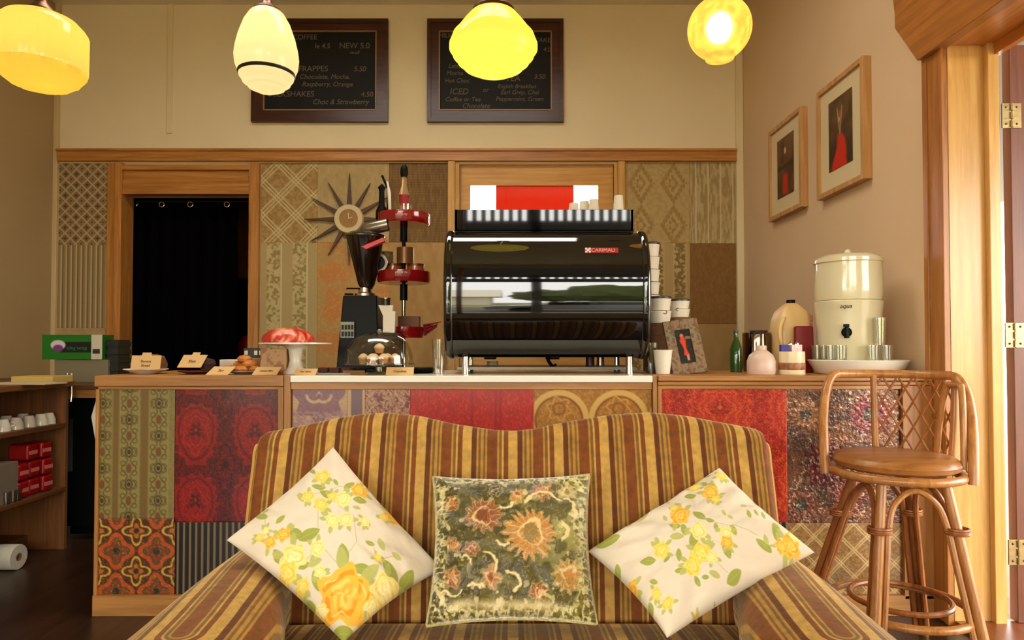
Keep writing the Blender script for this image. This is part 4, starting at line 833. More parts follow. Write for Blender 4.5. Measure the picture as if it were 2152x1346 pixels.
# 4 globe
D4 = 2.5; r4 = 132 / 2 / FPX * D4
def b4(t, z0):
    r = r4; cz = zz(60, D4) - CEIL
    m = bpy.data.materials.new('etched_amber_glass'); m.use_nodes = True; nt = m.node_tree; nt.nodes.clear(); L_ = nt.links.new
    o = nt.nodes.new('ShaderNodeOutputMaterial'); g = nt.nodes.new('ShaderNodeBsdfRefraction'); g.inputs['Color'].default_value = L4((255, 226, 170)); g.inputs['Roughness'].default_value = .5; g.inputs['IOR'].default_value = 1.25
    tl = nt.nodes.new('ShaderNodeBsdfTranslucent'); tl.inputs[0].default_value = L4((250, 176, 84)); em = nt.nodes.new('ShaderNodeEmission'); em.inputs[0].default_value = L4((250, 180, 84)); em.inputs[1].default_value = .16
    n = nt.nodes.new('ShaderNodeTexNoise'); n.inputs['Scale'].default_value = 30; n.inputs['Detail'].default_value = 3; tc = nt.nodes.new('ShaderNodeTexCoord'); L_(tc.outputs['Object'], n.inputs['Vector'])
    cr = nt.nodes.new('ShaderNodeValToRGB'); cr.color_ramp.elements[0].position = .44; cr.color_ramp.elements[1].position = .56; cr.color_ramp.elements[0].color = (.35, .35, .35, 1); cr.color_ramp.elements[1].color = (.62, .62, .62, 1); L_(n.outputs['Fac'], cr.inputs['Fac'])
    mx = nt.nodes.new('ShaderNodeMixShader'); L_(cr.outputs['Color'], mx.inputs[0]); L_(tl.outputs[0], mx.inputs[1]); L_(g.outputs[0], mx.inputs[2]); ad = nt.nodes.new('ShaderNodeAddShader'); L_(mx.outputs[0], ad.inputs[0]); L_(em.outputs[0], ad.inputs[1]); L_(ad.outputs[0], o.inputs[0])
    part('globe', lathe(B(), [(r * math.sin(a), cz + r * math.cos(a)) for a in np.linspace(.42, math.pi - .5, 36)] + [(.46 * r, cz - r * .93), (.44 * r, cz - r * 1.0), (.2 * r, cz - r * 1.03), (0, cz - r * 1.03)], 64), m, t, angle=80)
    part('bulb', ball(B(), (0, 0, cz + .0), .036, 20, (1, 1, 1.2)), mat('bulb_glow', (255, 240, 200), .5, emit=(255, 232, 180), estr=16), t)
pend('round etched amber glass globe pendant with a bright bulb, far right lamp', 1512, D4, b4, zz(-2, D4), .05, .06, -.145 + .04, 5.0)
# ================================================================ CHALKBOARDS
chalk = mat('chalk', (118, 104, 84), .9); blk = mat('chalkboard_black', (16, 15, 12), .55, spec=.3, var=.3, vscale=6)
mah = wood('mahogany', (46, 18, 8), (84, 36, 16), 'x', rough=.3)
def board(label, a, b_, c, d, txt):
    w = X(b_) - X(a); h = z_(c) - z_(d); t = thing('chalkboard', label, 'chalkboard', ((X(a) + X(b_)) / 2, DW - .004, (z_(c) + z_(d)) / 2)); fw = .098
    part('writing_surface', box(B(), -w / 2 + .02, w / 2 - .02, -.012, 0, -h / 2 + .02, h / 2 - .02), blk, t)
    bm = B()
    for s in (-1, 1):
        prism(bm, [(s * w / 2, -h / 2), (s * (w / 2 - fw), -h / 2 + fw), (s * (w / 2 - fw), h / 2 - fw), (s * w / 2, h / 2)], -.022, 0); prism(bm, [(-w / 2, s * h / 2), (-w / 2 + fw, s * (h / 2 - fw)), (w / 2 - fw, s * (h / 2 - fw)), (w / 2, s * h / 2)], -.022, 0)
        prism(bm, [(s * w / 2, -h / 2), (s * (w / 2 - .03), -h / 2 + .03), (s * (w / 2 - .03), h / 2 - .03), (s * w / 2, h / 2)], -.036, -.02); prism(bm, [(-w / 2, s * h / 2), (-w / 2 + .03, s * (h / 2 - .03)), (w / 2 - .03, s * (h / 2 - .03)), (w / 2, s * h / 2)], -.036, -.02)
    part('frame', bm, mah, t); g = B(); e = fw - .004
    for s in (-1, 1): box(g, s * (w / 2 - e) - .005, s * (w / 2 - e) + .005, -.026, -.01, -h / 2 + e, h / 2 - e); box(g, -w / 2 + e, w / 2 - e, -.026, -.01, s * (h / 2 - e) - .005, s * (h / 2 - e) + .005)
    part('gilt_slip', g, mat('gilt', (150, 112, 66), .45, .3), t)
    for s_, px, py, sz, sh in txt: part('writing', texts([(s_, (px - (a + b_) / 2) * q, -(py - (c + d) / 2) * q, sz * q, sh)], Matrix.Translation((0, -.0135, 0))), chalk, t)
board('dark framed chalkboard menu half hidden by the egg-shaped lamp', 530, 816, 44, 259, [('le 4.5', 677, 103, 15, .1), ('NEW 5.0', 745, 103, 17, 0), ('small', 745, 115, 10, .2), ('FRAPPES', 658, 152, 17, 0), ('5.50', 756, 152, 15, .2), ('Chocolate, Mocha,', 682, 168, 14, .25), ('Raspberry, Orange', 688, 184, 14, .25), ('MILKSHAKES', 612, 206, 17, .1), ('4.50', 772, 206, 15, .1), ('Choc & Strawberry', 716, 222, 15, .25), ('COFFEE', 640, 84, 15, 0)])
board('dark framed chalkboard menu behind the wide yellow lamp', 898, 1184, 44, 259, [('Latte', 955, 145, 13, .2), ('Mocha', 955, 160, 13, .2), ('Hot Choc', 960, 176, 13, .2), ('TEA', 1078, 173, 18, 0), ('3.50', 1134, 168, 14, .2), ('English Breakfast', 1086, 188, 12, .25), ('Earl Grey, Chai', 1092, 201, 13, .25), ('Peppermint, Green', 1092, 215, 13, .25), ('ICED', 964, 201, 18, .2), ('or', 1020, 196, 14, .3), ('Coffee or Tea', 972, 216, 13, .25), ('Chocolate', 1000, 230, 14, .25), ('CAKE', 1140, 90, 14, .1), ('4.0', 1150, 110, 13, .1), ('MILK', 935, 80, 13, .1)])
# ================================================================ PICTURES ON THE RIGHT WALL
frm = wood('pale_frame_timber', (168, 116, 60), (206, 158, 98), 'z', rough=.4)
def art1(u, v):   # u: 0..w, v: 0..h
    c = fill(u, (70, 44, 24)); n = fbm(u * 14, v * 10, 4); c = mixc(c, (96, 66, 36), ss(.45 - n, .2)); c = mixc(c, (36, 22, 16), ss(-v + .22, .08) * .7)
    d = np.abs(u - .11 - .01 * np.sin(v * 30)) - (.02 + np.clip(v - .18, 0, .3) * .28); c = mixc(c, (196, 34, 16), ss(d, .02) * ss(-v + .2, .03)); c = mixc(c, (150, 70, 40), ss(np.hypot(u - .11, v - .1) - .022, .02)); c = mixc(c, (210, 190, 140), ss(np.hypot((u - .10) * 1.5, v - .125) - .014, .012))
    for x in (.085, .13): c = seg(c, u, v, (x, .06), (.11, .2), .005, (160, 130, 90), .004)
    return c
def art2(u, v):
    c = fill(u, (66, 40, 24)); n = fbm(u * 14, v * 10, 9); c = mixc(c, (100, 64, 34), ss(.45 - n, .2)); c = mixc(c, (40, 24, 16), ss(np.abs(v - .19) - .01, .02))
    d = np.abs(u - .11) - .035 + .2 * np.abs(v - .3) ** 2; c = mixc(c, (186, 34, 20), ss(d, .02) * ss(-v + .24, .03) * ss(v - .37, .02)); return mixc(c, (214, 180, 150), ss(np.hypot((u - .11) * 1.6, v - .09) - .02, .015))
def picture(label, far, near, yt, yb, fn, aw, ah, tilt):
    Df, Dn = (XR - .045) * FPX / (far - CX), XR * FPX / (near - CX); w = Df - Dn; D = (Df + Dn) / 2; zt_, zb_ = (Zp(yt[0], Df) + Zp(yt[1], Dn)) / 2, (Zp(yb[0], Df) + Zp(yb[1], Dn)) / 2; h = zt_ - zb_
    t = thing('framed_picture', label, 'picture', (XR, D, (zt_ + zb_) / 2)); f = .028
    t.rotation_euler = (R(tilt), 0, R(90))     # local +x -> +y (away), local -y -> out of the wall... 
    t.rotation_euler = (0, 0, R(-90))
    bm = B()
    for s in (-1, 1): box(bm, s * (w / 2 - f / 2) - f / 2, s * (w / 2 - f / 2) + f / 2, -.045, 0, -h / 2, h / 2); box(bm, -w / 2 + f, w / 2 - f, -.045, 0, s * (h / 2 - f / 2) - f / 2, s * (h / 2 - f / 2) + f / 2)
    part('frame', bm, frm, t, bevel=.002); part('mount', box(B(), -w / 2 + f, w / 2 - f, -.03, -.002, -h / 2 + f, h / 2 - f), mat('cream_mount', (212, 192, 148), .8), t)
    sheet('print', -aw / 2, aw / 2, -ah / 2 + .01, ah / 2 + .01, -.034, lambda u, v: fn(u / aw * .22, v / ah * .38), vmat('print_paper', .4, .4), t, .003, .002)
    return t
picture('framed red and brown print on the right wall nearer the corner', 1617, 1702, (278, 224), (468, 434), art2, .25, .38, 0)
picture('larger framed print with red figure on the right wall nearer the doorway', 1719, 1838, (196, 118), (420, 378), art1, .25, .38, 0)
# ================================================================ LEFT SHELVES AND BENCH
shw = wood('shelf_timber', (80, 44, 18), (116, 70, 32), 'y', rough=.5); shx = wood('shelf_end_timber', (92, 54, 24), (136, 84, 40), 'z', rough=.5)
DSF, SX = 3.71, -2.48
sh = thing('shelf_unit', 'timber open shelf unit with cups and packets at the far left', 'shelves', (SX, DSF, 0)); zb1, zb2, zbt = .70, .345, .93
part('end_panel', box(B(), -.42, 0, 0, .025, 0, zbt - .03), shx, sh, bevel=.002); part('back_panel', box(B(), -.44, -.42, -1.5, .025, 0, zbt - .03), shw, sh); part('near_panel', box(B(), -.42, 0, -1.5, -1.475, 0, zbt - .03), shx, sh)
for z in (zb1, zb2): part('shelf', box(B(), -.42, .004, -1.475, 0, z - .025, z), shw, sh, bevel=.003)
part('worktop', box(B(), SX * 0 - 1.045, .02, -1.52, .05, zbt - .03, zbt), wood('brown_worktop', (92, 54, 26), (128, 78, 38), 'y', rough=.35), sh, bevel=.004)
part('plinth', box(B(), -.42, -.2, -1.475, -.0, 0, .08), shw, sh)
bn = thing('back_bench', 'long low bench behind the left counter holding the green carton', 'bench', (-2.7, 4.1, 0))
part('worktop', box(B(), -.82, .9, -.33, .95, .88, .905), wood('dark_bench_top', (78, 44, 20), (110, 66, 32), 'x', rough=.4), bn, bevel=.003)
part('rail', box(B(), -.82, .9, -.29, -.26, .83, .878), rail, bn); 
for x in (-.8, .86): part('leg', box(B(), x, x + .03, -.28, .9, 0, .83), shx, bn)
fr_ = thing('bar_fridge', 'black under-bench fridge beside the end of the left counter', 'fridge', (-2.30, 3.92, 0)); bkm = mat('black_fridge', (6, 6, 6), .8, spec=.08)
part('body', box(B(), -.30, .32, .02, .6, .02, .82), bkm, fr_, bevel=.006); part('door', box(B(), -.295, .315, -.03, .015, .08, .815), bkm, fr_, bevel=.004); part('handle', box(B(), -.27, -.255, -.05, -.03, .4, .7), mat('grey_plastic', (60, 60, 60), .4), fr_)
# carton: green cling wrap box
DG = 4.0; gx0, gx1 = Xp(88, DG, 740), Xp(214, DG, 740); gz0 = .905; gz1 = Zp(704, DG)
g = thing('green_carton', 'green carton with a black band lying on the back bench', 'carton', ((gx0 + gx1) / 2, DG, gz0)); w = gx1 - gx0; h = gz1 - Zp(756, DG)
clr = thing('clear_tub', 'low clear plastic tub under the green carton', 'tub', (Xp(165, DG), DG + .01, gz0))
part('tub', box(B(), -.15, .17, 0, .12, 0, Zp(756, DG) - .907), mat('cloudy_tub', (120, 110, 84), .3), clr, bevel=.004)
g.location.z = Zp(756, DG) + .0
def pgreen(u, v):
    c = fill(u, (28, 104, 24)); c = mixc(c, (20, 22, 20), ss(np.abs(u - .2) - .095, .004) * ss(np.abs(v - .075) - .032, .004)); c = mixc(c, (200, 190, 190), ss(np.hypot((u - .095) / 1.5, v - .062) - .03, .006)); c = mixc(c, (110, 60, 110), ss(np.hypot((u - .095) / 1.4, v - .082) - .022, .006)); c = mixc(c, (196, 186, 160), ss(-u + .295, .003)); return mixc(c, (40, 40, 40), ss(np.abs(v - .1) - .014, .003) * ss(np.abs(u - .325) - .022, .003))
part('box', box(B(), -w / 2, w / 2, .003, .12, 0, h), mat('carton_green', (28, 96, 24), .5), g); sheet('printed_front', -w / 2, w / 2, .0, h, .002, pgreen, vmat('carton_print', .4), g, .003, .002)
part('wording', texts([('cling wrap', .03, h * .40, .030, 0)], Matrix.Translation((0, -.0015, 0))), mat('carton_letters', (40, 110, 60), .5), g)
rk = thing('black_crate', 'black ribbed crate standing right of the green carton', 'crate', (gx1 + .035, DG + .03, gz0)); bm = B()
box(bm, -.03, .045, 0, .14, 0, .008); 
for k in range(5): box(bm, -.03, .045, 0, .14, .02 + k * .05, .05 + k * .05)
box(bm, -.026, .04, .006, .134, .005, .26); part('ribs', bm, mat('black_ribbed_plastic', (30, 34, 30), .4), rk, bevel=.002)
single('notepad', 'yellow paper pad on the worktop before the green carton', 'notepad', box(B(), -.12, .10, 0, .16, 0, .035), mat('yellow_paper', (188, 160, 80), .8), (Xp(100, 3.6), 3.5, zbt + .001), bevel=.002)
bm = B(); prism(bm, [(-.16, 0), (.2, -.02), (.22, .12), (-.1, .14)], 0, .006, 'xy'); single('loose_paper', 'sheet of pale paper lying under the yellow pad on the worktop', 'paper', bm, mat('pale_paper', (190, 170, 140), .8), (Xp(60, 3.5), 3.36, zbt + .001))
# tongs hanging from the bench
for k, px in enumerate((143, 152)):
    t_ = single('hanging_utensil', ['left steel utensil hanging on the fridge top edge', 'right steel utensil hanging beside the first'][k], 'utensil', tube(B(), [(0, 0, .0), (.002, 0, -.12), (0, -.004, -.16)], .006, 8), mat('steel', (190, 180, 160), .25, 1), (Xp(px, 3.76), 3.76, Zp(785, 3.76)))
bm = B(); prism(bm, [(-.008, .0), (.012, .0), (.03, -.2), (.0, -.24), (-.03, -.08)], 0, .01); single('cloth', 'white cloth hanging off the left end of the counter', 'cloth', bm, mat('white_cloth', (200, 190, 170), .8), (xc(197), DC + .03, zc_(838)))
# crockery on the shelves
china = mat('white_china', (216, 206, 182), .2, coat=.3); chd = mat('grey_steel', (150, 140, 124), .25, .9)
def cup_bm(r=.035, h=.06, flip=False): 
    p = [(0, 0), (r * .6, 0), (r * .66, .004), (r * .95, h * .55), (r, h), (r * .93, h), (r * .86, h * .55), (r * .5, .008), (0, .008)]
    return lathe(B(), p if not flip else [(a, h - b_) for a, b_ in p][::-1], 24)
cupd = None; n_ = 0
for row, (dx, ds) in enumerate(((-.06, (3.24, 3.33, 3.42, 3.51, 3.60, 3.66)), (-.17, (3.30, 3.40, 3.50, 3.62)))):
    for D in ds:
        if cupd is None:
            cupd = thing('cup', 'white cup upside down on the middle shelf', 'cup', (SX + dx, D, zb1), group='cups on the middle shelf'); part('bowl', cup_bm(flip=True), china, cupd); hd = part('handle', tube(B(), [(.033, 0, .02), (.05, 0, .025), (.053, 0, .035), (.035, 0, .045)], .004, 6), china, cupd)
        else: dup(cupd, (SX + dx, D, zb1), rz=n_ * .9)
        n_ += 1
single('milk_jug', 'tall steel jug at the near end of the middle shelf', 'jug', lathe(B(), [(0, 0), (.03, 0), (.034, .05), (.026, .12), (.03, .14), (.027, .14), (.022, .12), (.03, .05), (0, .01)], 24), chd, (SX - .05, 3.17 + .01, zb1))
redp = mat('red_packet', (150, 14, 16), .3, coat=.3); 
rp0 = None
for k, (D, z, dx) in enumerate(((3.43, 0, -.06), (3.43, .09, -.06), (3.52, 0, -.07), (3.52, .09, -.07), (3.61, 0, -.06), (3.61, .09, -.06), (3.61, .18, -.07), (3.52, .18, -.08))):
    if rp0 is None:
        rp0 = thing('coffee_packet', 'red foil packet stacked on the lower shelf', 'packet', (SX + dx, D, zb2 + z + .001), group='red packets on the lower shelf'); bm = B(); box(bm, -.07, .04, -.038, .038, 0, .084); part('packet', bm, redp, rp0, bevel=.014); part('stripe', box(B(), .0385, .0415, -.03, .03, .03, .05), mat('pink_label', (200, 110, 100), .4), rp0)
    else: dup(rp0, (SX + dx, D, zb2 + z + .001))
cb = thing('cardboard_box', 'grey box with black printed shapes on the lower shelf', 'box', (SX - .06, 3.25, zb2)); part('box', box(B(), -.1, .045, -.16, .13, 0, .2), mat('grey_card', (112, 98, 78), .8), cb, bevel=.002)
bm = B(); 
for y, z, r in ((-.12, .13, .022), (-.09, .1, .03), (-.04, .12, .018)): cyl(bm, r, 0, .002, 20, Matrix.Translation((.046, y, z)) @ Matrix.Rotation(R(90), 4, 'Y'))
part('printed_shapes', bm, mat('black_ink', (16, 14, 12), .6), cb)
tb = None
for k, D in enumerate((3.30, 3.345, 3.375)):
    t_ = single('plastic_cup', ['clear plastic cup nearest the grey box on the lower shelf', 'second clear plastic cup on the lower shelf', 'clear plastic cup nearest the red packets'][k], 'cup', lathe(B(), [(0, 0), (.015, 0), (.02, .06), (.018, .06), (.013, .004), (0, .004)], 16), clear_glass('cup_plastic', (235, 230, 215), fac=.5), (SX + .0 - .012, D, zb2), group='plastic cups')
bd = thing('bottle', 'dark bottle lying behind the red packets on the lower shelf', 'bottle', (SX - .25, 3.45, zb2 + .001)); part('glass', lathe(B(), [(0, 0), (.035, 0), (.036, .18), (.014, .23), (.013, .27), (0, .27)], 24), mat('dark_glass', (12, 14, 10), .1), bd); part('cap', cyl(B(), .016, .268, .29, 16), redp, bd)
rl = Matrix.Translation((0, 0, .062)) @ Matrix.Rotation(R(90), 4, 'Y')
t = thing('paper_roll', 'white paper roll lying on the floor at the far left', 'roll', (-2.585, 3.38, 0)); part('paper', lathe(B(), [(.02, -.1), (.06, -.1), (.062, -.095), (.062, .095), (.06, .1), (.02, .1)], 40, rl), mat('soft_paper', (190, 180, 160), .9, bump=.4, bscale=40), t); part('core', lathe(B(), [(.016, -.101), (.02, -.101), (.02, .101), (.016, .101)], 24, rl), mat('core_card', (130, 100, 66), .9), t)
# ================================================================ WALL CLOCK
ck = thing('sunburst_clock', 'sunburst wall clock with twelve dark timber rays above the grinder', 'clock', Vector(at(735, 462, DW - .006)))
rx = Matrix.Rotation(R(90), 4, 'X'); r0 = 31 * q
part('rim', lathe(B(), [(0, 0), (r0, 0), (r0, .03), (r0 * .94, .045), (r0 * .64, .045), (r0 * .6, .036), (0, .036)], 48, rx), mat('clock_cream', (214, 190, 144), .35), ck)
part('dial', cyl(B(), r0 * .6, .036, .039, 40, rx), mat('clock_dial', (150, 110, 60), .4, .4, var=.2, vscale=90), ck)
hb = B(); tube(hb, [(0, -.042, 0), (.0, -.042, .045)], .003, 6); tube(hb, [(0, -.042, 0), (.03, -.042, .01)], .0035, 6); ball(hb, (0, -.042, 0), .006, 8); part('hand', hb, mat('pale_hand', (236, 220, 180), .4), ck)
lens = [97, 88, 92, 80, 92, 88, 97, 88, 92, 95, 92, 90]
for k in range(12):
    a = math.pi / 2 - k * math.pi / 6; l1 = lens[k] * q; l0 = r0 * .97; w = .017; bm = B(); M = Matrix.Rotation(-a, 4, 'Y')
    prism(bm, [(l0, -w * .9), (l0 + .012, -w), (l1, -.0015), (l1, .0015), (l0 + .012, w), (l0, w * .9)], -.024, -.008, 'xz', M); part('ray', bm, wood('walnut', (60, 34, 18), (92, 54, 28), 'x', rough=.4), ck, bevel=.002)
# ================================================================ THINGS ON THE COUNTER
def on(px, D): return Vector((Xp(px, D, 780), D, CT + .0005))
def s_(px, D): return px * D / FPX
card = mat('card_stock', (206, 168, 112), .8); whitep = mat('white_card', (226, 216, 196), .8); ink = mat('brown_ink', (120, 78, 44), .8)
def price_card(label, px, D, w, h, lean=18, skew=0, tab=True, txt=(), rz=0, py=None, m=None):
    t = thing('name_card', label, 'card', on(px, D), rz, group='name cards on the counter'); w = s_(w, D); h = s_(h, D)
    if py is not None: t.location.z = Zp(py, D)
    M = Matrix.Rotation(R(-lean), 4, 'X'); S = Matrix.Identity(4); S[0][2] = skew; M = M @ S; bm = B()
    pl = [(-w / 2, 0), (w / 2, 0), (w / 2, h)]
    if tab: pl += [(w * .16, h), (w * .15, h * 1.2), (-w * .15, h * 1.2), (-w * .16, h)]
    prism(bm, pl + [(-w / 2, h)], -.001, .001, 'xz', M); part('card', bm, m or card, t)
    if txt: part('lettering', texts([(s1, 0, h * z1, h * sz, .1) for s1, z1, sz in txt], M @ Matrix.Translation((0, -.002, 0))), ink, t)
    bm = B(); prism(bm, [(-w * .3, 0.002), (w * .3, .002), (0, h * .8)], 0, .001, 'xz', Matrix.Translation((0, h * math.sin(R(lean)) + .022, 0)) @ Matrix.Rotation(R(lean * .8), 4, 'X')); part('strut', bm, m or card, t)
    return t
glaze = mat('white_glaze', (226, 218, 200), .18, coat=.4)
def plate(name, label, loc, r, m, h=.018, cat='plate'):
    return single(name, label, cat, lathe(B(), [(0, .002), (r * .5, .0), (r * .55, .003), (r, h), (r * .985, h + .003), (r * .55, .008), (0, .007)], 48), m, loc)
pl1 = plate('cake_plate', 'white plate at the left end of the counter', on(307, 3.0), s_(43, 3.0), glaze, .02)
single('loaf_cake', 'brown loaf cake on the left white plate behind its card', 'cake', lathe(B(), [(0, 0), (.07, 0), (.075, .03), (.06, .065), (.03, .075), (0, .076)], 32, Matrix.Diagonal((1, .7, 1, 1))), mat('brown_cake', (110, 66, 34), .8, bump=.5, bscale=60, var=.3, vscale=40), on(316, 3.03) + Vector((0, 0, .012)))
price_card('tabbed card with small lettering before the left loaf cake', 305, 2.90, 62, 30, 12, txt=(('Banana', .5, .26), ('Bread', .2, .26)), py=777)
plate('cake_plate', 'dark red plate beside the left white plate', on(412, 2.96), s_(36, 2.96), mat('maroon_glaze', (92, 26, 22), .25), .012)
price_card('tilted tabbed card standing over the dark red plate', 397, 2.90, 50, 28, 20, .35, txt=(('Slice', .4, .3),), py=773)
single('muffin', 'dark muffin on the dark red plate', 'muffin', lathe(B(), [(0, 0), (.025, 0), (.032, .03), (.036, .035), (.028, .055), (0, .062)], 20), mat('dark_muffin', (50, 28, 18), .9, bump=.6, bscale=70), on(436, 2.95) + Vector((0, 0, .01)))
single('folded_paper', 'white folded paper behind the tilted card', 'paper', prism(B(), [(-.035, 0), (.035, 0), (.035, .03), (-.03, .03)], 0, .02, 'xz'), whitep, on(440, 3.08) + Vector((0, 0, .045 * 0)) + Vector((0, 0, .0)), bevel=.001)
bpy.data.objects[-1] if False else None
price_card('untabbed tan card leaning left of the pastries', 455, 2.86, 46, 20, 30, .7, False, (('Tart', .4, .35),))
single('paper_stack', 'stack of white paper behind the pastries', 'paper', box(B(), -.07, .07, 0, .1, 0, .06), whitep, on(492, 3.15), bevel=.003)
plate('pastry_plate', 'grey plate of golden pastries', on(512, 2.95), s_(34, 2.95), mat('grey_glaze', (120, 116, 100), .3), .012)
pm = mat('golden_pastry', (186, 112, 44), .6, bump=.7, bscale=60, var=.35, vscale=40); p0 = None
for k, (dx, dy, dz) in enumerate(((-.05, 0, 0), (0, -.02, 0), (.05, 0, 0), (-.025, .02, .022), (.025, .0, .024), (0, .01, .046))):
    l = on(512, 2.95) + Vector((dx, dy, .009 + dz))
    if p0 is None: p0 = single('pastry', 'small golden pastry in the pile on the grey plate', 'pastry', lathe(B(), [(0, 0), (.028, .002), (.034, .014), (.022, .026), (0, .03)], 20, Matrix.Diagonal((1, .8, 1, 1))), pm, l, group='pastries on the grey plate')
    else: dup(p0, l, k * .8)
price_card('tan card before the floral box', 555, 2.86, 52, 19, 30, .4, False, (('Lemon Slice', .4, .3),))
sb_ = sheet('printed_sides', -.058, .058, 0, s_(54, 3.0), -.052, lambda u, v: mixc(fill(u, (176, 134, 86)), (140, 84, 46), ss(fbm(u * 60, v * 60, 3) - .42, .1) * .8), vmat('print_paper', .4), None, .003, .002)
fb = thing('gift_box', 'tan floral printed box left of the cake stand', 'box', on(583, 3.0)); part('box', box(B(), -.055, .055, -.05, .05, 0, s_(54, 3.0)), mat('tan_card', (170, 128, 80), .7), fb); sb_.parent = fb
cm = thing('camera_box', 'small silver and black gadget on the box top left of the cake stand', 'gadget', on(534, 3.1)); part('stand', box(B(), -.03, .05, .0, .04, 0, s_(32, 3.1)), mat('tan_card', (170, 128, 80), .7), cm); part('body', box(B(), -.05, .05, -.005, .045, s_(32, 3.1), s_(52, 3.1)), mat('black_plastic', (20, 20, 18), .4), cm, bevel=.004); 
for x in (-.035, .01, .034): part('silver_button', box(B(), x - .009, x + .009, -.009, -.004, s_(37, 3.1), s_(47, 3.1)), chd, cm, bevel=.002)
# cake stand
DCS = 2.98; cs = thing('cake_stand', 'white footed cake stand carrying the red cake', 'cake stand', on(621, DCS)); Hc = Zp(722, DCS) - CT
part('pedestal', lathe(B(), [(0, 0), (.055, 0), (.056, .008), (.034, .03), (.026, .06), (.032, Hc - .03), (.05, Hc - .012), (0, Hc - .01)], 40), glaze, cs); rpl = s_(74, DCS)
part('plate', lathe(B(), [(0, Hc - .012), (rpl * .5, Hc - .012), (rpl, Hc - .004), (rpl, Hc + .002), (rpl * .5, Hc - .004), (0, Hc - .004)], 48), glaze, cs)
pk = thing('iced_cake', 'round cake with red and pink icing on the white cake stand', 'cake', on(606, DCS) + Vector((0, 0, Hc + .001))); rc = s_(52, DCS); hc = s_(32, DCS)
n0 = lambda a, z: 1 + .03 * math.sin(7 * a + z * 80) + .015 * math.sin(17 * a)
bm = lathe(B(), [(0, 0), (rc, 0), (rc * 1.02, hc * .2), (rc * .94, hc * .5), (rc * .72, hc * .8), (rc * .45, hc * .97), (0, hc)], 60, Matrix.Identity(4), n0)
me = bpy.data.meshes.new('icing'); bm.to_mesh(me); bm.free(); co = np.array([v.co[:] for v in me.vertices]); uu = co[:, 0] * 40; vv = co[:, 2] * 60 + co[:, 1] * 40; nn = fbm(uu, vv, 3)
cc_ = np.zeros((len(co), 3)) + np.array((176, 34, 22)); cc_ = mixc(cc_, (226, 150, 110), ss(nn - .42, .12)); cc_ = mixc(cc_, (206, 60, 44), ss(-nn + .6, .06)); set_pat(me, cc_); part('icing', me, vmat('icing', .35, .5, bump=.4, bscale=60, coat=.3), pk)
for px in (640,): price_card('tan card before the cake stand foot', 640, 2.85, 46, 15, 30, .2, False, (('Red Velvet', .4, .35),))
bt = thing('brownie_tray', 'dark tray of brownies right of the cake stand', 'tray', on(705, 2.9)); part('tray', box(B(), -.075, .075, -.04, .05, 0, .008), mat('grey_glaze', (120, 116, 100), .3), bt, bevel=.003); bm = B()
tr0 = None
for k, dx in enumerate((-.05, 0, .05)):
    l = on(705, 2.9) + Vector((dx, 0, .009))
    if tr0 is None: tr0 = single('brownie', 'square dark brownie on the tray by the grinder', 'brownie', box(B(), -.02, .02, -.025, .025, 0, .022), mat('brownie', (70, 34, 20), .9, bump=.6, bscale=80), l, group='brownies', bevel=.003)
    else: dup(tr0, l)
# grinder
DG_ = 3.22; G = thing('coffee_grinder', 'black espresso grinder with a tall dark hopper', 'grinder', on(757, DG_)); S = lambda p: s_(p, DG_); zg = lambda py: Zp(py, DG_) - CT; bp_ = mat('black_gloss', (10, 9, 8), .42, spec=.15)
bm = B(); 
z0, z1 = 0, zg(622); A = [(-S(45), -.05), (S(43), -.05), (S(43), .12), (-S(45), .12)]; T_ = [(-S(35), -.02), (S(36), -.02), (S(36), .12), (-S(35), .12)]
va = [bm.verts.new((x, y, .012)) for x, y in A]; vb = [bm.verts.new((x, y, z1)) for x, y in T_]
bm.faces.new(va); bm.faces.new(vb)
for i in range(4): bm.faces.new((va[i], va[(i + 1) % 4], vb[(i + 1) % 4], vb[i]))
box(bm, -S(50), S(50), -.1, .125, 0, .014); part('body', bm, bp_, G, bevel=.006)
part('collar', lathe(B(), [(0, z1), (S(22), z1), (S(22), z1 + .012), (S(14), z1 + .02), (S(14), zg(604)), (0, zg(604))], 32, Matrix.Translation((S(5), .05, 0))), mat('steel', (190, 180, 160), .25, 1), G)
part('adjusting_lever', tube(B(), [(S(5), .03, zg(606)), (-S(32), .02, zg(606))], .004, 8), bp_, G); part('adjusting_lever', tube(B(), [(-S(18), .03, zg(618)), (-S(36), .02, zg(618))], .0045, 8), bp_, G)
hp = [(S(12), zg(606)), (S(18), zg(596)), (S(40), zg(498)), (S(42), zg(492)), (S(38), zg(492)), (S(14), zg(598)), (0, zg(600))]
part('hopper', lathe(B(), hp, 40, Matrix.Translation((S(2), .05, 0)) @ Matrix(((1, 0, -.03, .026), (0, 1, 0, 0), (0, 0, 1, 0), (0, 0, 0, 1)))), mat('smoked_plastic', (30, 20, 14), .12, coat=.4), G)
part('hopper_lid', lathe(B(), [(0, zg(484)), (S(30), zg(486)), (S(44), zg(494)), (S(44), zg(497)), (0, zg(497))], 40, Matrix.Translation((S(1), .05, 0))), mat('brown_lid', (74, 58, 42), .2, .3), G)
st_ = part('sticker', box(B(), -S(36), -S(8), -.052, -.05, zg(711), zg(678)), mat('silver_sticker', (138, 140, 116), .4), G); bm = B()
for r_ in range(2):
    for c_ in range(4): box(bm, -S(34) + c_ * S(6.6), -S(34) + c_ * S(6.6) + S(5), -.0535, -.0515, zg(708) + r_ * S(14), zg(708) + r_ * S(14) + S(10))
part('sticker_print', bm, mat('black_ink', (16, 14, 12), .6), st_)
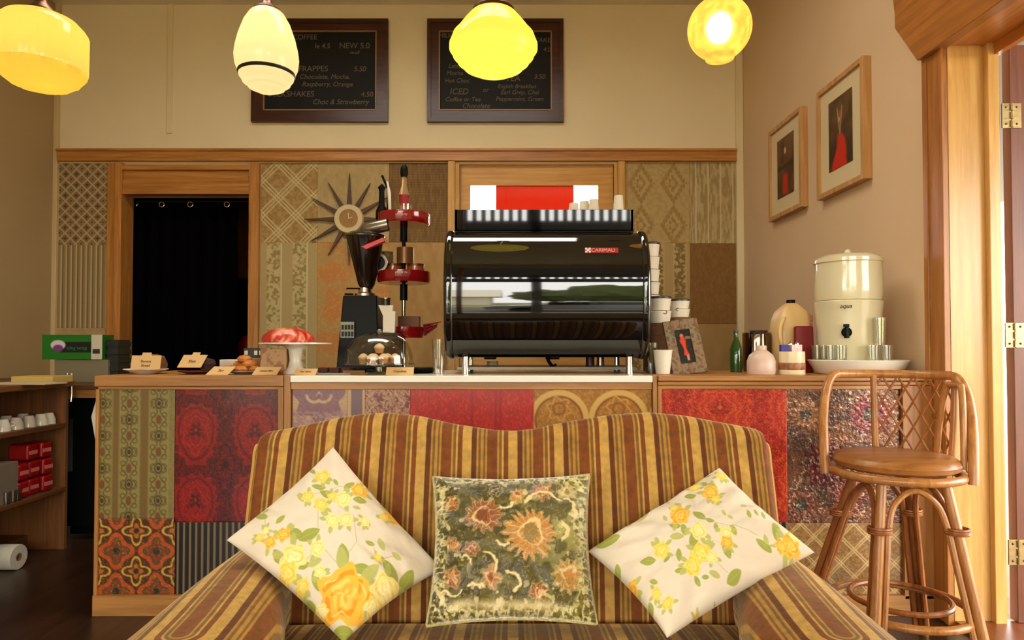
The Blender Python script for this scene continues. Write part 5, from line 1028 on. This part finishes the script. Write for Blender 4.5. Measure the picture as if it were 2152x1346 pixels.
# things resting on the hopper lid / hanging signs
sg = single('red_scoop', 'red plastic scoop lying on the grinder lid', 'scoop', prism(B(), [(-S(22), -S(10)), (S(26), S(10)), (S(30), S(2)), (-S(10), -S(16))], -.03, .0, 'xz'), mat('red_plastic', (196, 16, 14), .3), (on(783, DG_).x, DG_ - .02, Zp(512, DG_)), bevel=.003)
sg = single('steel_scoop', 'steel scoop lying across the grinder lid', 'scoop', lathe(B(), [(0, 0), (S(10), .0), (S(14), .02), (S(14), S(52)), (S(12), S(52)), (S(10), .02), (0, .01)], 20, Matrix.Rotation(R(78), 4, 'Y')), chd, (on(760, DG_).x, DG_ + .04, Zp(480, DG_)))
# rotating display stand
DS_ = 3.36; T = thing('tiered_stand', 'three-tier stand with red acrylic trays beside the coffee machine', 'stand', on(848, DS_)); S = lambda p: s_(p, DS_); zs = lambda py: Zp(py, DS_) - CT
redac = mat('red_acrylic', (150, 16, 18), .1, trans=.15, coat=.5); chr_ = mat('chrome', (220, 214, 200), .1, 1)
part('base', lathe(B(), [(0, 0), (S(22), 0), (S(22), .008), (S(8), .02), (0, .02)], 40), bp_, T)
part('pole', cyl(B(), S(4.5), .02, zs(610), 16), chr_, T)
for a, b_ in ((632, 598), (508, 470)): part('sleeve', cyl(B(), S(8), zs(a), zs(b_), 20), bp_, T)
part('pole', cyl(B(), S(4), zs(598), zs(470), 16), bp_, T)
for py, rad_ in ((474, 54), (596, 56), (711, 42)):
    r_ = S(rad_); part('tray', lathe(B(), [(0, zs(py)), (r_ * .96, zs(py)), (r_, zs(py - 5)), (r_, zs(py - 23)), (r_ * .96, zs(py - 23)), (r_ * .94, zs(py - 5)), (0, zs(py - 5))], 40), redac, T)
zt0 = CT + zs(474 - 5) + .001; zt1 = CT + zs(596 - 5) + .001; zt2_ = CT + zs(711 - 5) + .001; xs = lambda px: Xp(px, DS_, 500)
def onD(px, z, dy=0): return Vector((xs(px), DS_ + dy, z))
gl = clear_glass('drinking_glass', (250, 248, 240), fac=.62)
def glassw(r, h, t=.003): return lathe(B(), [(0, 0), (r * .8, 0), (r, h), (r - t, h), (r * .8 - t, .008), (0, .008)], 28)
single('pepper_mill', 'black and white pepper mill on the top red tray', 'pepper mill', lathe(B(), [(0, 0), (.024, 0), (.03, .02), (.03, .06), (.016, .09), (.013, .16), (.02, .18), (0, .2)], 24), bp_, onD(802, zt0, -.0))
tg = thing('steel_tongs', 'white handled tongs standing in the top red tray', 'tongs', onD(812, zt0, .035)); part('arm', tube(B(), [(0, 0, 0), (-.0, 0, .18), (-.03, 0, .25)], .006, 8), bp_, tg); part('arm', tube(B(), [(.012, 0, 0), (.006, 0, .16), (-.004, 0, .22)], [.008, .01, .004], 8), mat('white_handle', (220, 212, 194), .3), tg)
tb_ = thing('squeeze_bottle', 'tall bottle with a black cap and red label on the top tray', 'bottle', onD(846, zt0 + .0, .045)); part('bottle', lathe(B(), [(0, 0), (.024, 0), (.025, .16), (.014, .2), (.012, .25), (0, .25)], 24), mat('clear_amber', (186, 150, 104), .15, trans=.5), tb_); part('cap', lathe(B(), [(0, .245), (.017, .245), (.021, .262), (.019, .29), (.01, .308), (0, .31)], 20), bp_, tb_); part('label', lathe(B(), [(.0258, .09), (.0258, .15), (.0252, .15), (.0252, .09)], 24), mat('red_label', (140, 22, 24), .5), tb_)
g0 = single('sugar_glass', 'small faceted glass standing on the top red tray', 'glass', glassw(.034, .085), gl, onD(853, zt0, -.035))
single('glass_stopper', 'faceted glass stopper inside the glass on the top tray', 'stopper', ball(B(), (0, 0, 0), .024, 8), clear_glass('cut_glass', (240, 240, 230), fac=.4), onD(853, zt0 + .036, -.035))
single('spice_tin', 'brown tin with cream label upper of the pair on the middle tray', 'tin', cyl(B(), S(18), 0, S(34), 28), mat('brown_tin', (130, 86, 44), .3, .3), onD(852, zt1 + S(35) + .0012, 0))
jm = mat('amber_jar', (150, 84, 44), .12, coat=.5); j0 = thing('jam_jar', 'amber jar left on the middle red tray', 'jar', onD(828, zt1, 0)); part('jar', lathe(B(), [(0, 0), (S(17), 0), (S(18), .01), (S(18), S(30)), (0, S(30))], 28), jm, j0); part('lid', cyl(B(), S(18), S(30), S(35), 28), mat('dark_red_lid', (110, 24, 20), .3), j0); dup(j0, onD(874, zt1, 0), label='amber jar right on the middle red tray')
wd = thing('round_badge', 'round dark badge with pale ring hanging at the front of the middle tray', 'badge', onD(800, CT + zs(556), -.062)); part('ring', lathe(B(), [(0, 0), (S(20), 0), (S(20), .008), (0, .008)], 32, rx), mat('pale_ring', (176, 160, 130), .3), wd); part('disc', cyl(B(), S(15), .008, .011, 32, rx), bp_, wd)
single('green_tin', 'pale green round tin left of the brown spice tin', 'tin', cyl(B(), S(18), 0, S(62), 28), mat('pale_green', (128, 116, 66), .4, var=.3, vscale=50), onD(808, zt1 - .0, .03))
single('tea_box', 'brown card tea box on the bottom red tray', 'box', box(B(), -S(22), S(22), -.03, .03, 0, S(40)), mat('tea_box_card', (112, 70, 44), .6), onD(862, zt2_, -.02), bevel=.002)
fl_ = thing('flower_sprig', 'dark red artificial sprig on the bottom tray', 'sprig', onD(893, zt2_, 0)); bm = B()
for k in range(9): tube(bm, [(0, 0, 0), (.02 + .006 * k * math.cos(k * 2.1), .02 * math.sin(k * 2.1), .02 + .004 * k), (.025 + .007 * k, .03 * math.sin(k * 1.7), .03 + .005 * k)], [.003, .006, .002], 6)
part('petals', bm, mat('dark_red_petals', (130, 14, 20), .6), fl_)
# paper cups beside the stand
paper = mat('paper_cup_white', (232, 222, 200), .55); brn_l = mat('brown_lid_plastic', (64, 44, 32), .35); sleeve = mat('kraft_sleeve', (116, 78, 48), .8, var=.2, vscale=60)
def tcup(bm, r, h, z=0): return lathe(bm, [(0, z), (r * .72, z), (r * .97, z + h * .95), (r, z + h * .96), (r, z + h), (r * .94, z + h), (r * .7, z + .004), (0, z + .004)], 28)
single('paper_bag', 'folded white paper bag standing in front of the grinder', 'bag', prism(B(), [(-.028, 0), (.028, .0), (.032, .1), (.018, .102), (.02, .13), (-.05, .13), (-.03, .085), (-.028, .08)], -.015, .015, 'xz'), paper, Vector((Xp(818, 3.16), 3.16, CT + s_(87, 3.16) * .0 + .0005)) + Vector((0, 0, .0)), bevel=.002)
obp = bpy.data.objects['paper_bag']; obp.location.z = Zp(700, 3.16)
sp_ = thing('stacked_boxes', 'small dark box carrying the paper bag behind the glass dome', 'box', Vector((Xp(818, 3.16), 3.18, CT + .0005))); part('box', box(B(), -.05, .05, -.04, .04, 0, Zp(700, 3.16) - CT - .001), mat('dark_card', (60, 40, 28), .7), sp_)
tc_ = thing('travel_cup', 'small clear cup with dark lid on the paper bag', 'cup', Vector((Xp(811, 3.16), 3.16, Zp(700, 3.16) + .131))); part('cup', cyl(B(), .02, 0, .03, 20), mat('dark_brown_lid', (46, 34, 28), .3), tc_); part('lid', cyl(B(), .023, .03, .034, 20), chd, tc_)
# glass dome
DD = 2.95; dm = thing('cake_dome', 'glass cake dome with knob beside the grinder', 'cake dome', on(797, DD)); S = lambda p: s_(p, DD); zd = lambda py: Zp(py, DD) - CT; R_ = S(71); zpl = zd(768)
part('stand', lathe(B(), [(0, 0), (S(26), 0), (S(22), .006), (S(8), .012), (S(8), zpl - .008), (S(20), zpl), (R_ * 1.05, zpl + .003), (R_ * 1.05, zpl + .007), (0, zpl + .007)], 48), clear_glass('stand_glass', (225, 220, 200), fac=.5), dm)
hD = zd(703) - zpl
part('dome', lathe(B(), [(R_, zpl + .008)] + [(R_ * math.cos(a) ** .8, zpl + .012 + hD * math.sin(a) ** .9) for a in np.linspace(.05, 1.5, 22)] + [(0, zpl + .012 + hD)], 48), clear_glass('dome_glass', (248, 244, 232), fac=.78), dm); part('knob', ball(B(), (0, 0, zd(697)), .012, 16), clear_glass('cut_glass'), dm)
mc0 = None
for k, (dx, dy, dz) in enumerate(((-.07, 0, 0), (-.025, -.03, 0), (.025, -.03, 0), (.07, 0, 0), (-.03, .035, 0), (.03, .035, 0), (0, 0, .045))):
    l = on(797, DD) + Vector((dx, dy, zpl + .008 + dz))
    if mc0 is None:
        mc0 = thing('cupcake', 'pale iced cupcake under the glass dome', 'cupcake', l, group='cupcakes under the dome'); part('case', lathe(B(), [(0, 0), (.016, 0), (.022, .022), (0, .022)], 20), mat('cake_case', (190, 140, 96), .8), mc0); part('icing', lathe(B(), [(.022, .021), (.023, .028), (.016, .036), (.008, .042), (0, .044)], 20), mat('cream_icing', (226, 200, 158), .5), mc0)
    else: dup(mc0, l)
price_card('tan card with a line of lettering below the glass dome', 840, 2.84, 58, 18, 25, 0, False, (('Cupcakes', .35, .4),))
price_card('dark tilted card left of the lettered card', 745, 2.86, 46, 12, 40, -.3, False, m=mat('brown_card', (120, 84, 50), .8))
gj = thing('glass_jug', 'clear glass jug left of the coffee machine', 'jug', on(922, 3.0)); part('jug', glassw(s_(15, 3.0), s_(72, 3.0)), gl, gj); part('handle', tube(B(), [(.03, 0, .03), (.05, 0, .05), (.05, 0, .1), (.033, 0, .12)], .004, 8), gl, gj)
single('black_dish', 'black dish behind the glass dome', 'dish', lathe(B(), [(0, 0), (.06, 0), (.08, .025), (.076, .025), (.056, .006), (0, .006)], 32), bp_, on(882, 3.08))
single('black_dish', 'black dish at the foot of the grinder', 'dish', lathe(B(), [(0, 0), (.04, 0), (.055, .02), (.052, .02), (.036, .005), (0, .005)], 32), bp_, on(748, 2.965))
# ================================================================ ESPRESSO MACHINE
DM = 3.02; mx = Xp(1147, DM, 640); Mc = thing('espresso_machine', 'large glossy black espresso machine on the white worktop', 'coffee machine', (mx, DM, CT + .0005)); S = lambda p: s_(p, DM); zm = lambda py: Zp(py, DM) - CT
gloss = mat('black_lacquer', (10, 9, 8), .035, spec=.6, coat=.6); gloss.node_tree.nodes['Principled BSDF'].inputs['Coat IOR'].default_value = 1.6
zc0 = (zm(487) + zm(755)) / 2; ha = (zm(487) - zm(755)) / 2; bb = .15; n = 2.35
def prof_m(k_, f=1.0, back=.42):
    pts = []
    for i in range(k_ + 1):
        a = -math.pi / 2 + math.pi * i / k_; c, s = math.cos(a), math.sin(a)
        pts.append((-bb * f * abs(c) ** (2 / n), zc0 + ha * f * math.copysign(abs(s) ** (2 / n), s)))
    return pts + [(back, zc0 + ha * f), (back, zc0 - ha * f)]
def mloft(xs_, fs, k_=72):
    bm = B(); rings = []
    for x, f in zip(xs_, fs): rings.append([bm.verts.new((x, y, z)) for y, z in prof_m(k_, f, .42 if f > .9 else .40)])
    m = len(rings[0])
    for A_, B_ in zip(rings, rings[1:]):
        for i in range(m): bm.faces.new((A_[i], A_[(i + 1) % m], B_[(i + 1) % m], B_[i]))
    bm.faces.new(rings[0]); bm.faces.new(rings[-1][::-1]); return bm
xh = S(192); part('front_panel', mloft(list(np.linspace(-xh, xh, 31)), [.975 + .0 * abs(t) for t in np.linspace(-1, 1, 31)]), gloss, Mc, angle=50)
for s in (-1, 1):
    e = S(209); xs_ = [s * v for v in (xh - .001, xh + .004, xh + .02, e - .012, e - .004, e)]; part('side_panel', mloft(xs_, [.975, 1.0, 1.005, 1.0, .97, .90]), gloss, Mc, angle=60)
bm = B(); box(bm, -S(192), S(186), .0, .36, zm(487) - .002, zm(483)); 
x0_, x1_ = S(957 - 1149), S(1334 - 1149); yf = -.0
box(bm, x0_, x1_, yf, yf + .012, zm(486), zm(441)); box(bm, x0_, x0_ + .012, yf, .36, zm(486), zm(441)); box(bm, x1_ - .012, x1_, yf, .36, zm(486), zm(441)); box(bm, x0_, x1_, .35, .36, zm(486), zm(441)); part('cup_rail', bm, gloss, Mc, bevel=.001)
part('drip_tray', box(B(), -.40, .40, -.02, .34, .018, .03), mat('tray_steel', (90, 84, 74), .3, .9), Mc)
for x in (981, 1322):
    for y in (-.03, .33): part('foot', lathe(B(), [(0, 0), (.018, 0), (.016, .02), (.014, .065), (.014, zm(750)), (0, zm(750))], 20, Matrix.Translation((S(x - 1149), y, 0))), chr_, Mc)
lg = part('badge', box(B(), S(1225 - 1149), S(1293 - 1149), -.0, .004, zm(541), zm(529)), mat('red_badge', (150, 34, 34), .4), Mc); 
i_ = 0; zbd = (zm(541) + zm(529)) / 2; tt = (zbd - zc0) / (ha * .975); yb_ = -bb * .975 * (1 - abs(tt) ** n) ** (1 / n); lg.location = (0, yb_ - .004, 0)
slope = math.atan((-bb * .975 * ((1 - (tt - .05) ** n) ** (1 / n) - (1 - (tt + .05) ** n) ** (1 / n))) / (.1 * ha * .975)); 
lg.data.transform(Matrix.Translation((0, 0, -zbd))); lg.location.z = zbd; lg.rotation_euler = (slope, 0, 0)
part('badge_lettering', texts([('CARIMALI', S(1262 - 1149), -S(3.4), S(11), 0)], Matrix.Translation((0, -.0012, 0))), mat('badge_letters', (214, 160, 140), .4), lg)
bm = B(); x_ = S(1226 - 1149); w_ = S(11)
for a, b_, c_, d_ in ((0, .38, 0, .38), (.62, 1, 0, .38), (0, .38, .62, 1), (.62, 1, .62, 1), (.3, .7, .3, .7)): box(bm, x_ + a * w_, x_ + b_ * w_, -.0022, -.0002, -w_ / 2 + c_ * w_, -w_ / 2 + d_ * w_)
part('badge_emblem', bm, mat('badge_white', (226, 206, 196), .4), lg)
# group heads, portafilters beneath and behind
for x in (-.26, .05):
    part('group_head', lathe(B(), [(0, .10), (.035, .10), (.04, .085), (.03, .06), (0, .06)], 24, Matrix.Translation((x, .25, 0))), chr_, Mc)
part('steam_hose', tube(B(), spline([(.01, .1, zm(752)), (.02, .08, .05), (.04, .06, .025), (.05, .12, .0345)], 6), .008, 10), bp_, Mc)
for k, (px, D, r_, h_, m_c) in enumerate(((1262, 3.3, .02, .045, chd), (1240, 3.25, .022, .04, mat('maroon_tamper', (70, 30, 34), .4)), (1035, 3.3, .03, .02, mat('cream_dish', (190, 180, 140), .4)))):
    single(['steel_shot_jug', 'tamper', 'small_dish'][k], ['small steel jug under the right end of the coffee machine', 'maroon tamper under the coffee machine', 'small cream dish under the coffee machine'][k], ['jug', 'tamper', 'dish'][k], lathe(B(), [(0, 0), (r_, 0), (r_ * .95, h_ * .7), (r_, h_), (r_ * .88, h_), (r_ * .86, .006), (0, .006)], 20), m_c, on(px, D) + Vector((0, 0, .03)))
# cups on top of the machine
zt_m = CT + .0005 + zm(483) + .001; c0_ = None
for k, (px, pyt, D) in enumerate(((1206, 428, 3.12), (1228, 424, 3.15), (1248, 420, 3.12), (1300, 412, 3.2))):
    hgt = Zp(pyt, D) - zt_m; single('upturned_cup', ['first upturned white cup on the machine top', 'second upturned white cup on the machine top', 'third upturned white cup on the machine top', 'tall upturned white cup at the machine top right corner'][k], 'cup', lathe(B(), [(0, hgt), (.021, hgt), (.033, .0), (.030, 0), (.019, hgt - .004), (0, hgt - .004)], 28), china, Vector((Xp(px, D, 430), D, zt_m)))
# ================================================================ CUP STACKS right of the machine
def cupstack(label, px, D, w, ytop, ybot, bands, lid=True, py0=None):
    t = thing('paper_cup_stack', label, 'paper cups', on(px, D)); r = s_(w / 2, D); z1 = Zp(ytop, D) - CT; z0_ = max(0, Zp(ybot, D) - CT); nb = max(2, int(round((z1 - z0_) / .06)))
    for k in range(nb):
        za_ = z0_ + (z1 - z0_) * k / nb; h_ = (z1 - z0_) / nb; part('cup', lathe(B(), [(0, za_ + .001), (r * .84, za_ + .001), (r * .98, za_ + h_ * .86), (r, za_ + h_ * .87), (r, za_ + h_ * .95), (0, za_ + h_ * .95)], 28), paper, t)
    if lid: part('lid', lathe(B(), [(0, z1 - .001), (r * 1.06, z1 - .001), (r * 1.06, z1 + .006), (r * .9, z1 + .010), (0, z1 + .01)], 28), brn_l, t)
    if z0_ > .005: part('dispenser', lathe(B(), [(0, 0), (r * 1.05, 0), (r * 1.0, z0_), (0, z0_)], 28), sleeve, t)
    return t
cupstack('tallest stack of white paper cups against the right end of the machine', 1370, 3.36, 34, 514, 700, 0)
cs_ = cupstack('middle stack of banded white paper cups on a brown sleeve', 1388, 3.2, 46, 628, 680, 0)
cs2 = cupstack('shorter stack of white paper cups behind the photo frame', 1429, 3.3, 42, 633, 668, 0)
lgm = mat('red_print', (170, 60, 40), .6)
part('cup_logo', lathe(B(), [(.006, 0), (.010, 0), (.010, .0015), (.006, .0015)], 20, Matrix.Translation((.012, -s_(21.5, 3.2), Zp(658, 3.2) - CT)) @ rx), lgm, cs_)
part('cup_logo', lathe(B(), [(.004, 0), (.008, 0), (.008, .0015), (.004, .0015)], 20, Matrix.Translation((-.022, -s_(20, 3.3) + .004, Zp(652, 3.3) - CT)) @ rx), mat('grey_print', (90, 84, 70), .6), cs2)
tk = thing('takeaway_cup', 'white takeaway cup flaring at the rim beside the machine', 'cup', on(1393, 3.0)); r_ = s_(20, 3.0); part('cup', tcup(B(), r_, s_(50, 3.0)), paper, tk)
single('plastic_tumbler_stack', 'cloudy plastic tumblers beside the right machine foot', 'tumblers', lathe(B(), [(0, 0), (.022, 0), (.034, .14), (.03, .14), (.018, .006), (0, .006)], 24), clear_glass('cloudy_plastic', (190, 190, 165), fac=.35), on(1368, 3.04))
single('black_tin', 'black round tin behind the takeaway cup', 'tin', cyl(B(), .045, 0, .11, 28, r1=.03), bp_, on(1412, 3.25))
# photo frame
DF_ = 3.0; pf = thing('photo_frame', 'grey floral photo frame with a red figure leaning on the right counter', 'photo frame', on(1452, DF_)); S = lambda p: s_(p, DF_); M = Matrix.Rotation(R(-14), 4, 'X'); 
Sh = Matrix.Identity(4); Sh[0][2] = -.16; M = M @ Matrix.Rotation(R(-8), 4, 'Y'); hF = Zp(668, DF_) - CT; w2 = S(37)
frp = lambda u, v: mixc(mixc(fill(u, (132, 110, 82)), (96, 84, 56), ss(fbm(u * 90, v * 90, 2) - .42, .1)), (150, 70, 50), ss(fbm(u * 120 + 9, v * 120, 5) - .3, .05))
hF = hF / math.cos(R(14)) * .98
bm = B()
for s in (-1, 1): box(bm, s * (w2 - .022) - .022, s * (w2 - .022) + .022, 0, .012, 0, hF, M)
box(bm, -w2 + .044, w2 - .044, 0, .012, 0, .05, M); box(bm, -w2 + .044, w2 - .044, 0, .012, hF - .048, hF, M); part('frame_back', bm, mat('frame_grey', (120, 100, 76), .6), pf)
def framefn(u, v): 
    return frp(u, v)
def photof(u, v):
    c = fill(u, (30, 26, 20)); c = mixc(c, (40, 60, 34), ss(fbm(u * 60, v * 60, 3) - .35, .1) * .6); d = np.abs(u - .037 - (v - .08) * .12) - .013 - .006 * np.sin(v * 60); c = mixc(c, (214, 60, 24), ss(d, .006) * ss(np.abs(v - .075) - .032, .008)); c = mixc(c, (196, 120, 84), ss(np.hypot(u - .032, v - .025) - .009, .005)); c = mixc(c, (210, 60, 40), ss(np.hypot(u - .034, v - .04) - .012, .006)); return mixc(c, (200, 130, 90), ss(np.abs(u - .044) - .006, .004) * ss(np.abs(v - .117) - .012, .004))
for a, b_, c_, d_ in ((-w2, -w2 + .044, 0, hF), (w2 - .044, w2, 0, hF), (-w2 + .044, w2 - .044, 0, .05), (-w2 + .044, w2 - .044, hF - .048, hF)):
    o = sheet('frame_face', a, b_, c_, d_, -.001, framefn, vmat('printed_fabric', .8), pf, .003, .001, M)
sheet('photo', -w2 + .044, w2 - .044, .05, hF - .048, .004, lambda u, v: photof(u / (2 * w2 - .088) * .075, v / (hF - .098) * .14), vmat('print_paper', .4), pf, .0015, .001, M)
part('strut', box(B(), -.015, .015, .03, .034, 0, hF * .6, Matrix.Rotation(R(12), 4, 'X') @ Matrix.Translation((0, .045, .004))), mat('frame_grey', (120, 100, 76), .6), pf)
# bottle, canister, sugar pot, milk
gb = thing('green_bottle', 'small green glass bottle beside the photo frame', 'bottle', on(1547, 3.2)); S = lambda p: s_(p, 3.2); hB = Zp(695, 3.2) - CT; part('glass', lathe(B(), [(0, 0), (S(12), 0), (S(13), hB * .15), (S(13), hB * .55), (S(5), hB * .8), (S(4.5), hB * .93), (0, hB * .93)], 24), mat('green_glass', (50, 84, 26), .08, trans=.3, coat=.5), gb); part('cap', cyl(B(), S(5), hB * .93, hB, 16), mat('dark_cap', (60, 56, 36), .4), gb)
sc_ = thing('steel_canister', 'polished steel canister between the green bottle and the milk', 'canister', on(1591, 3.28)); S = lambda p: s_(p, 3.28); hB = Zp(700, 3.28) - CT; part('body', lathe(B(), [(0, 0), (S(28), 0), (S(29), .01), (S(29), hB - .01), (S(28), hB), (S(26), hB), (S(26), .01), (0, .01)], 40), mat('polished_steel', (120, 100, 84), .08, 1), sc_)
for k, (dx, dy) in enumerate(((-.02, 0), (.02, .02), (0, -.03), (.035, -.01))): part('tea_bag', box(B(), dx - .014, dx + .014, dy - .004, dy + .004, .02, hB + .012), mat('dark_sachet', (56, 30, 26), .6), sc_, bevel=.002)
sp2 = thing('sugar_pot', 'squat pale pink plastic pot with narrow lid before the milk', 'pot', on(1600, 2.95)); S = lambda p: s_(p, 2.95); part('pot', lathe(B(), [(0, 0), (S(28), 0), (S(29), .01), (S(29), S(28)), (S(24), S(40)), (S(12), S(50)), (0, S(50))], 40), mat('pale_pink_plastic', (206, 176, 156), .35, subsurf=.2), sp2); part('lid', cyl(B(), S(11), S(50), S(60), 24), mat('pale_pink_plastic'), sp2, bevel=.002)
mk = thing('milk_bottle', 'cream plastic milk bottle with a black cap', 'milk bottle', on(1663, 3.24)); S = lambda p: s_(p, 3.2); zk = lambda py: Zp(py, 3.2) - CT; bm = B(); rings = []
for w_, d_, z in ((38, 34, 0), (40, 36, zk(765)), (40, 36, zk(705)), (36, 34, zk(672)), (30, 28, zk(655)), (14, 14, zk(640)), (10, 10, zk(637))):
    rings.append([bm.verts.new((S(w_) * math.copysign(abs(math.cos(a)) ** .5, math.cos(a)), S(d_) * math.copysign(abs(math.sin(a)) ** .5, math.sin(a)), z)) for a in np.linspace(0, 2 * math.pi, 33)[:-1]])
for A_, B_ in zip(rings, rings[1:]):
    for i in range(32): bm.faces.new((A_[i], A_[(i + 1) % 32], B_[(i + 1) % 32], B_[i]))
bm.faces.new(rings[0][::-1]); bm.faces.new(rings[-1]); part('bottle', bm, mat('milk_plastic', (214, 178, 116), .4), mk, angle=60); part('cap', cyl(B(), S(9), zk(638), zk(630), 20), bp_, mk); part('handle', tube(B(), spline([(-S(26), -S(30), zk(668)), (-S(38), -S(38), zk(690)), (-S(38), -S(38), zk(715)), (-S(30), -S(33), zk(735))], 6), .009, 10), mat('milk_plastic'), mk)
mg = thing('printed_mug', 'cream mug with brown printed band holding small packets', 'mug', on(1664, 2.93)); S = lambda p: s_(p, 2.93); r_ = S(26); hM = S(48); part('mug', lathe(B(), [(0, 0), (r_, 0), (r_ * 1.02, .004), (r_, hM), (r_ * .92, hM), (r_ * .9, .008), (0, .008)], 36), mat('cream_mug', (222, 204, 162), .25, coat=.3), mg); part('band', lathe(B(), [(r_ * 1.012, hM * .2), (r_ * 1.03, hM * .22), (r_ * 1.03, hM * .5), (r_ * 1.008, hM * .52)], 36), mat('brown_band', (150, 96, 60), .5, var=.5, vscale=60), mg)
bm = B(); box(bm, -S(24), -S(6), -.012, .012, S(24), S(62)); single('sugar_packet', 'blue sugar packet standing in the printed mug', 'packet', bm, mat('blue_packet', (52, 44, 130), .5), on(1664, 2.93), bevel=.002)
bm = B(); box(bm, -S(2), S(20), -.012, .012, S(24), S(62)); single('sugar_packet', 'white and pink sugar packet standing in the printed mug', 'packet', bm, mat('pink_white_packet', (226, 196, 184), .5, var=.3, vscale=80), on(1664, 2.93), bevel=.002)
for k, px in enumerate((1661, 1675)): single('teaspoon', ['left steel teaspoon standing in the printed mug', 'right steel teaspoon standing in the printed mug'][k], 'spoon', lathe(B(), [(0, 0), (.002, 0), (.002, .10), (.009, .115), (.01, .125), (0, .138)], 12, Matrix.Diagonal((1, .35, 1, 1))), chr_, on(px, 2.955) + Vector((0, 0, .009)))
rf = thing('red_napkin_holder', 'dark red holder behind the printed mug', 'holder', on(1692, 3.10)); part('holder', box(B(), -s_(19, 3.1), s_(19, 3.1), 0, .03, 0, Zp(686, 3.1) - CT), mat('dark_red_gloss', (120, 12, 14), .5), rf, bevel=.008)
sw = single('striped_stick', 'thin red striped stick standing between the milk and the water filter', 'stick', tube(B(), [(0, 0, 0), (.01, .0, .19), (.015, .0, .27)], .005, 8), mat('candy_stripe', (168, 90, 64), .4, var=.6, vscale=60), on(1700, 3.145) + Vector((0, 0, .0)))
# oval serving dish with glasses and water filter
DT = 2.99; dish = thing('oval_dish', 'white oval ridged serving dish under the glasses', 'dish', on(1803, DT)); S = lambda p: s_(p, DT); Mo = Matrix.Diagonal((1, .85, 1, 1)); zrim = Zp(758, DT) - CT
part('dish', lathe(B(), [(0, 0), (S(80), 0), (S(84), .004), (S(100), zrim), (S(98), zrim + .003), (S(82), .01), (0, .008)], 72, Mo, lambda a, z: 1 + .008 * math.cos(40 * a)), glaze, dish)
wf = thing('water_filter', 'tall cream ceramic water filter with a black tap', 'water filter', Vector((Xp(1783, DT + .05, 700), DT + .05, CT + .0095)), -.47); z9 = lambda py: Zp(py, DT + .05) - CT - .0095; S = lambda p: s_(p, DT + .05)
crm = mat('cream_stoneware', (216, 204, 164), .15, coat=.5); 
part('lower_jar', lathe(B(), [(0, 0), (S(58), 0), (S(60), .006), (S(61), z9(700)), (S(64), z9(660)), (S(66), z9(643)), (S(67), z9(636)), (S(65), z9(634)), (0, z9(634))], 64), crm, wf)
part('upper_jar', lathe(B(), [(0, z9(634)), (S(64), z9(633)), (S(66), z9(620)), (S(66), z9(600)), (S(64.5), z9(565)), (S(64.5), z9(556)), (S(67), z9(554)), (S(67), z9(550)), (0, z9(550))], 64), crm, wf)
lid_ = part('lid', lathe(B(), [(0, z9(550)), (S(66), z9(549.8)), (S(66), z9(547)), (S(56), z9(539)), (S(30), z9(536)), (0, z9(535))], 64), crm, wf); part('knob', ball(B(), (0, 0, z9(531)), S(7), 16), crm, lid_)
part('tap', lathe(B(), [(0, 0), (S(10), .0), (S(10), .02), (S(6), .03), (0, .03)], 20, Matrix.Translation((S(-3), -S(60), z9(700))) @ rx), bp_, wf); bm = B(); box(bm, -S(9), S(2), -S(60) - .045, -S(60) - .02, z9(690), z9(684)); tube(bm, [(-S(3), -S(60) - .032, z9(688)), (-S(3), -S(60) - .032, z9(712))], [.008, .011], 12); part('tap_lever', bm, bp_, wf, bevel=.001)
part('maker_mark', texts([('aqua', -S(4), z9(651), S(12), .3)], Matrix.Translation((0, -S(66.5), 0))), bp_, wf)
bm = B()
for (px, py_) in ((-68, -.06), (-50, -.09), (-32, -.08), (-60, -.01)):
    pass
bm.free()
g1 = None
for k, (px, D, dz, lab) in enumerate(((1732, 2.99, 0, 'leftmost clear tumbler on the serving dish'), (1746, 2.945, 0, 'clear tumbler second from the left end of the dish'), (1768, 2.915, 0, 'clear tumbler just left of the filter tap'), (1718, 3.035, 0, 'clear tumbler in the back row left of the filter'), (1836, 2.87, 0, 'left clear tumbler below the stacked one'), (1864, 2.89, 0, 'rightmost clear tumbler on the serving dish'), (1850, 2.88, 57.5, 'clear tumbler stacked on top of two others'))):
    l = on(px, D) + Vector((0, 0, .010 + s_(dz, 2.9)))
    if g1 is None: g1 = single('tumbler', lab, 'glass', glassw(.025, s_(57, 2.9)), clear_glass('tumbler_glass', (246, 246, 238), fac=.35), l, group='tumblers on the serving dish')
    else: dup(g1, l, label=lab)
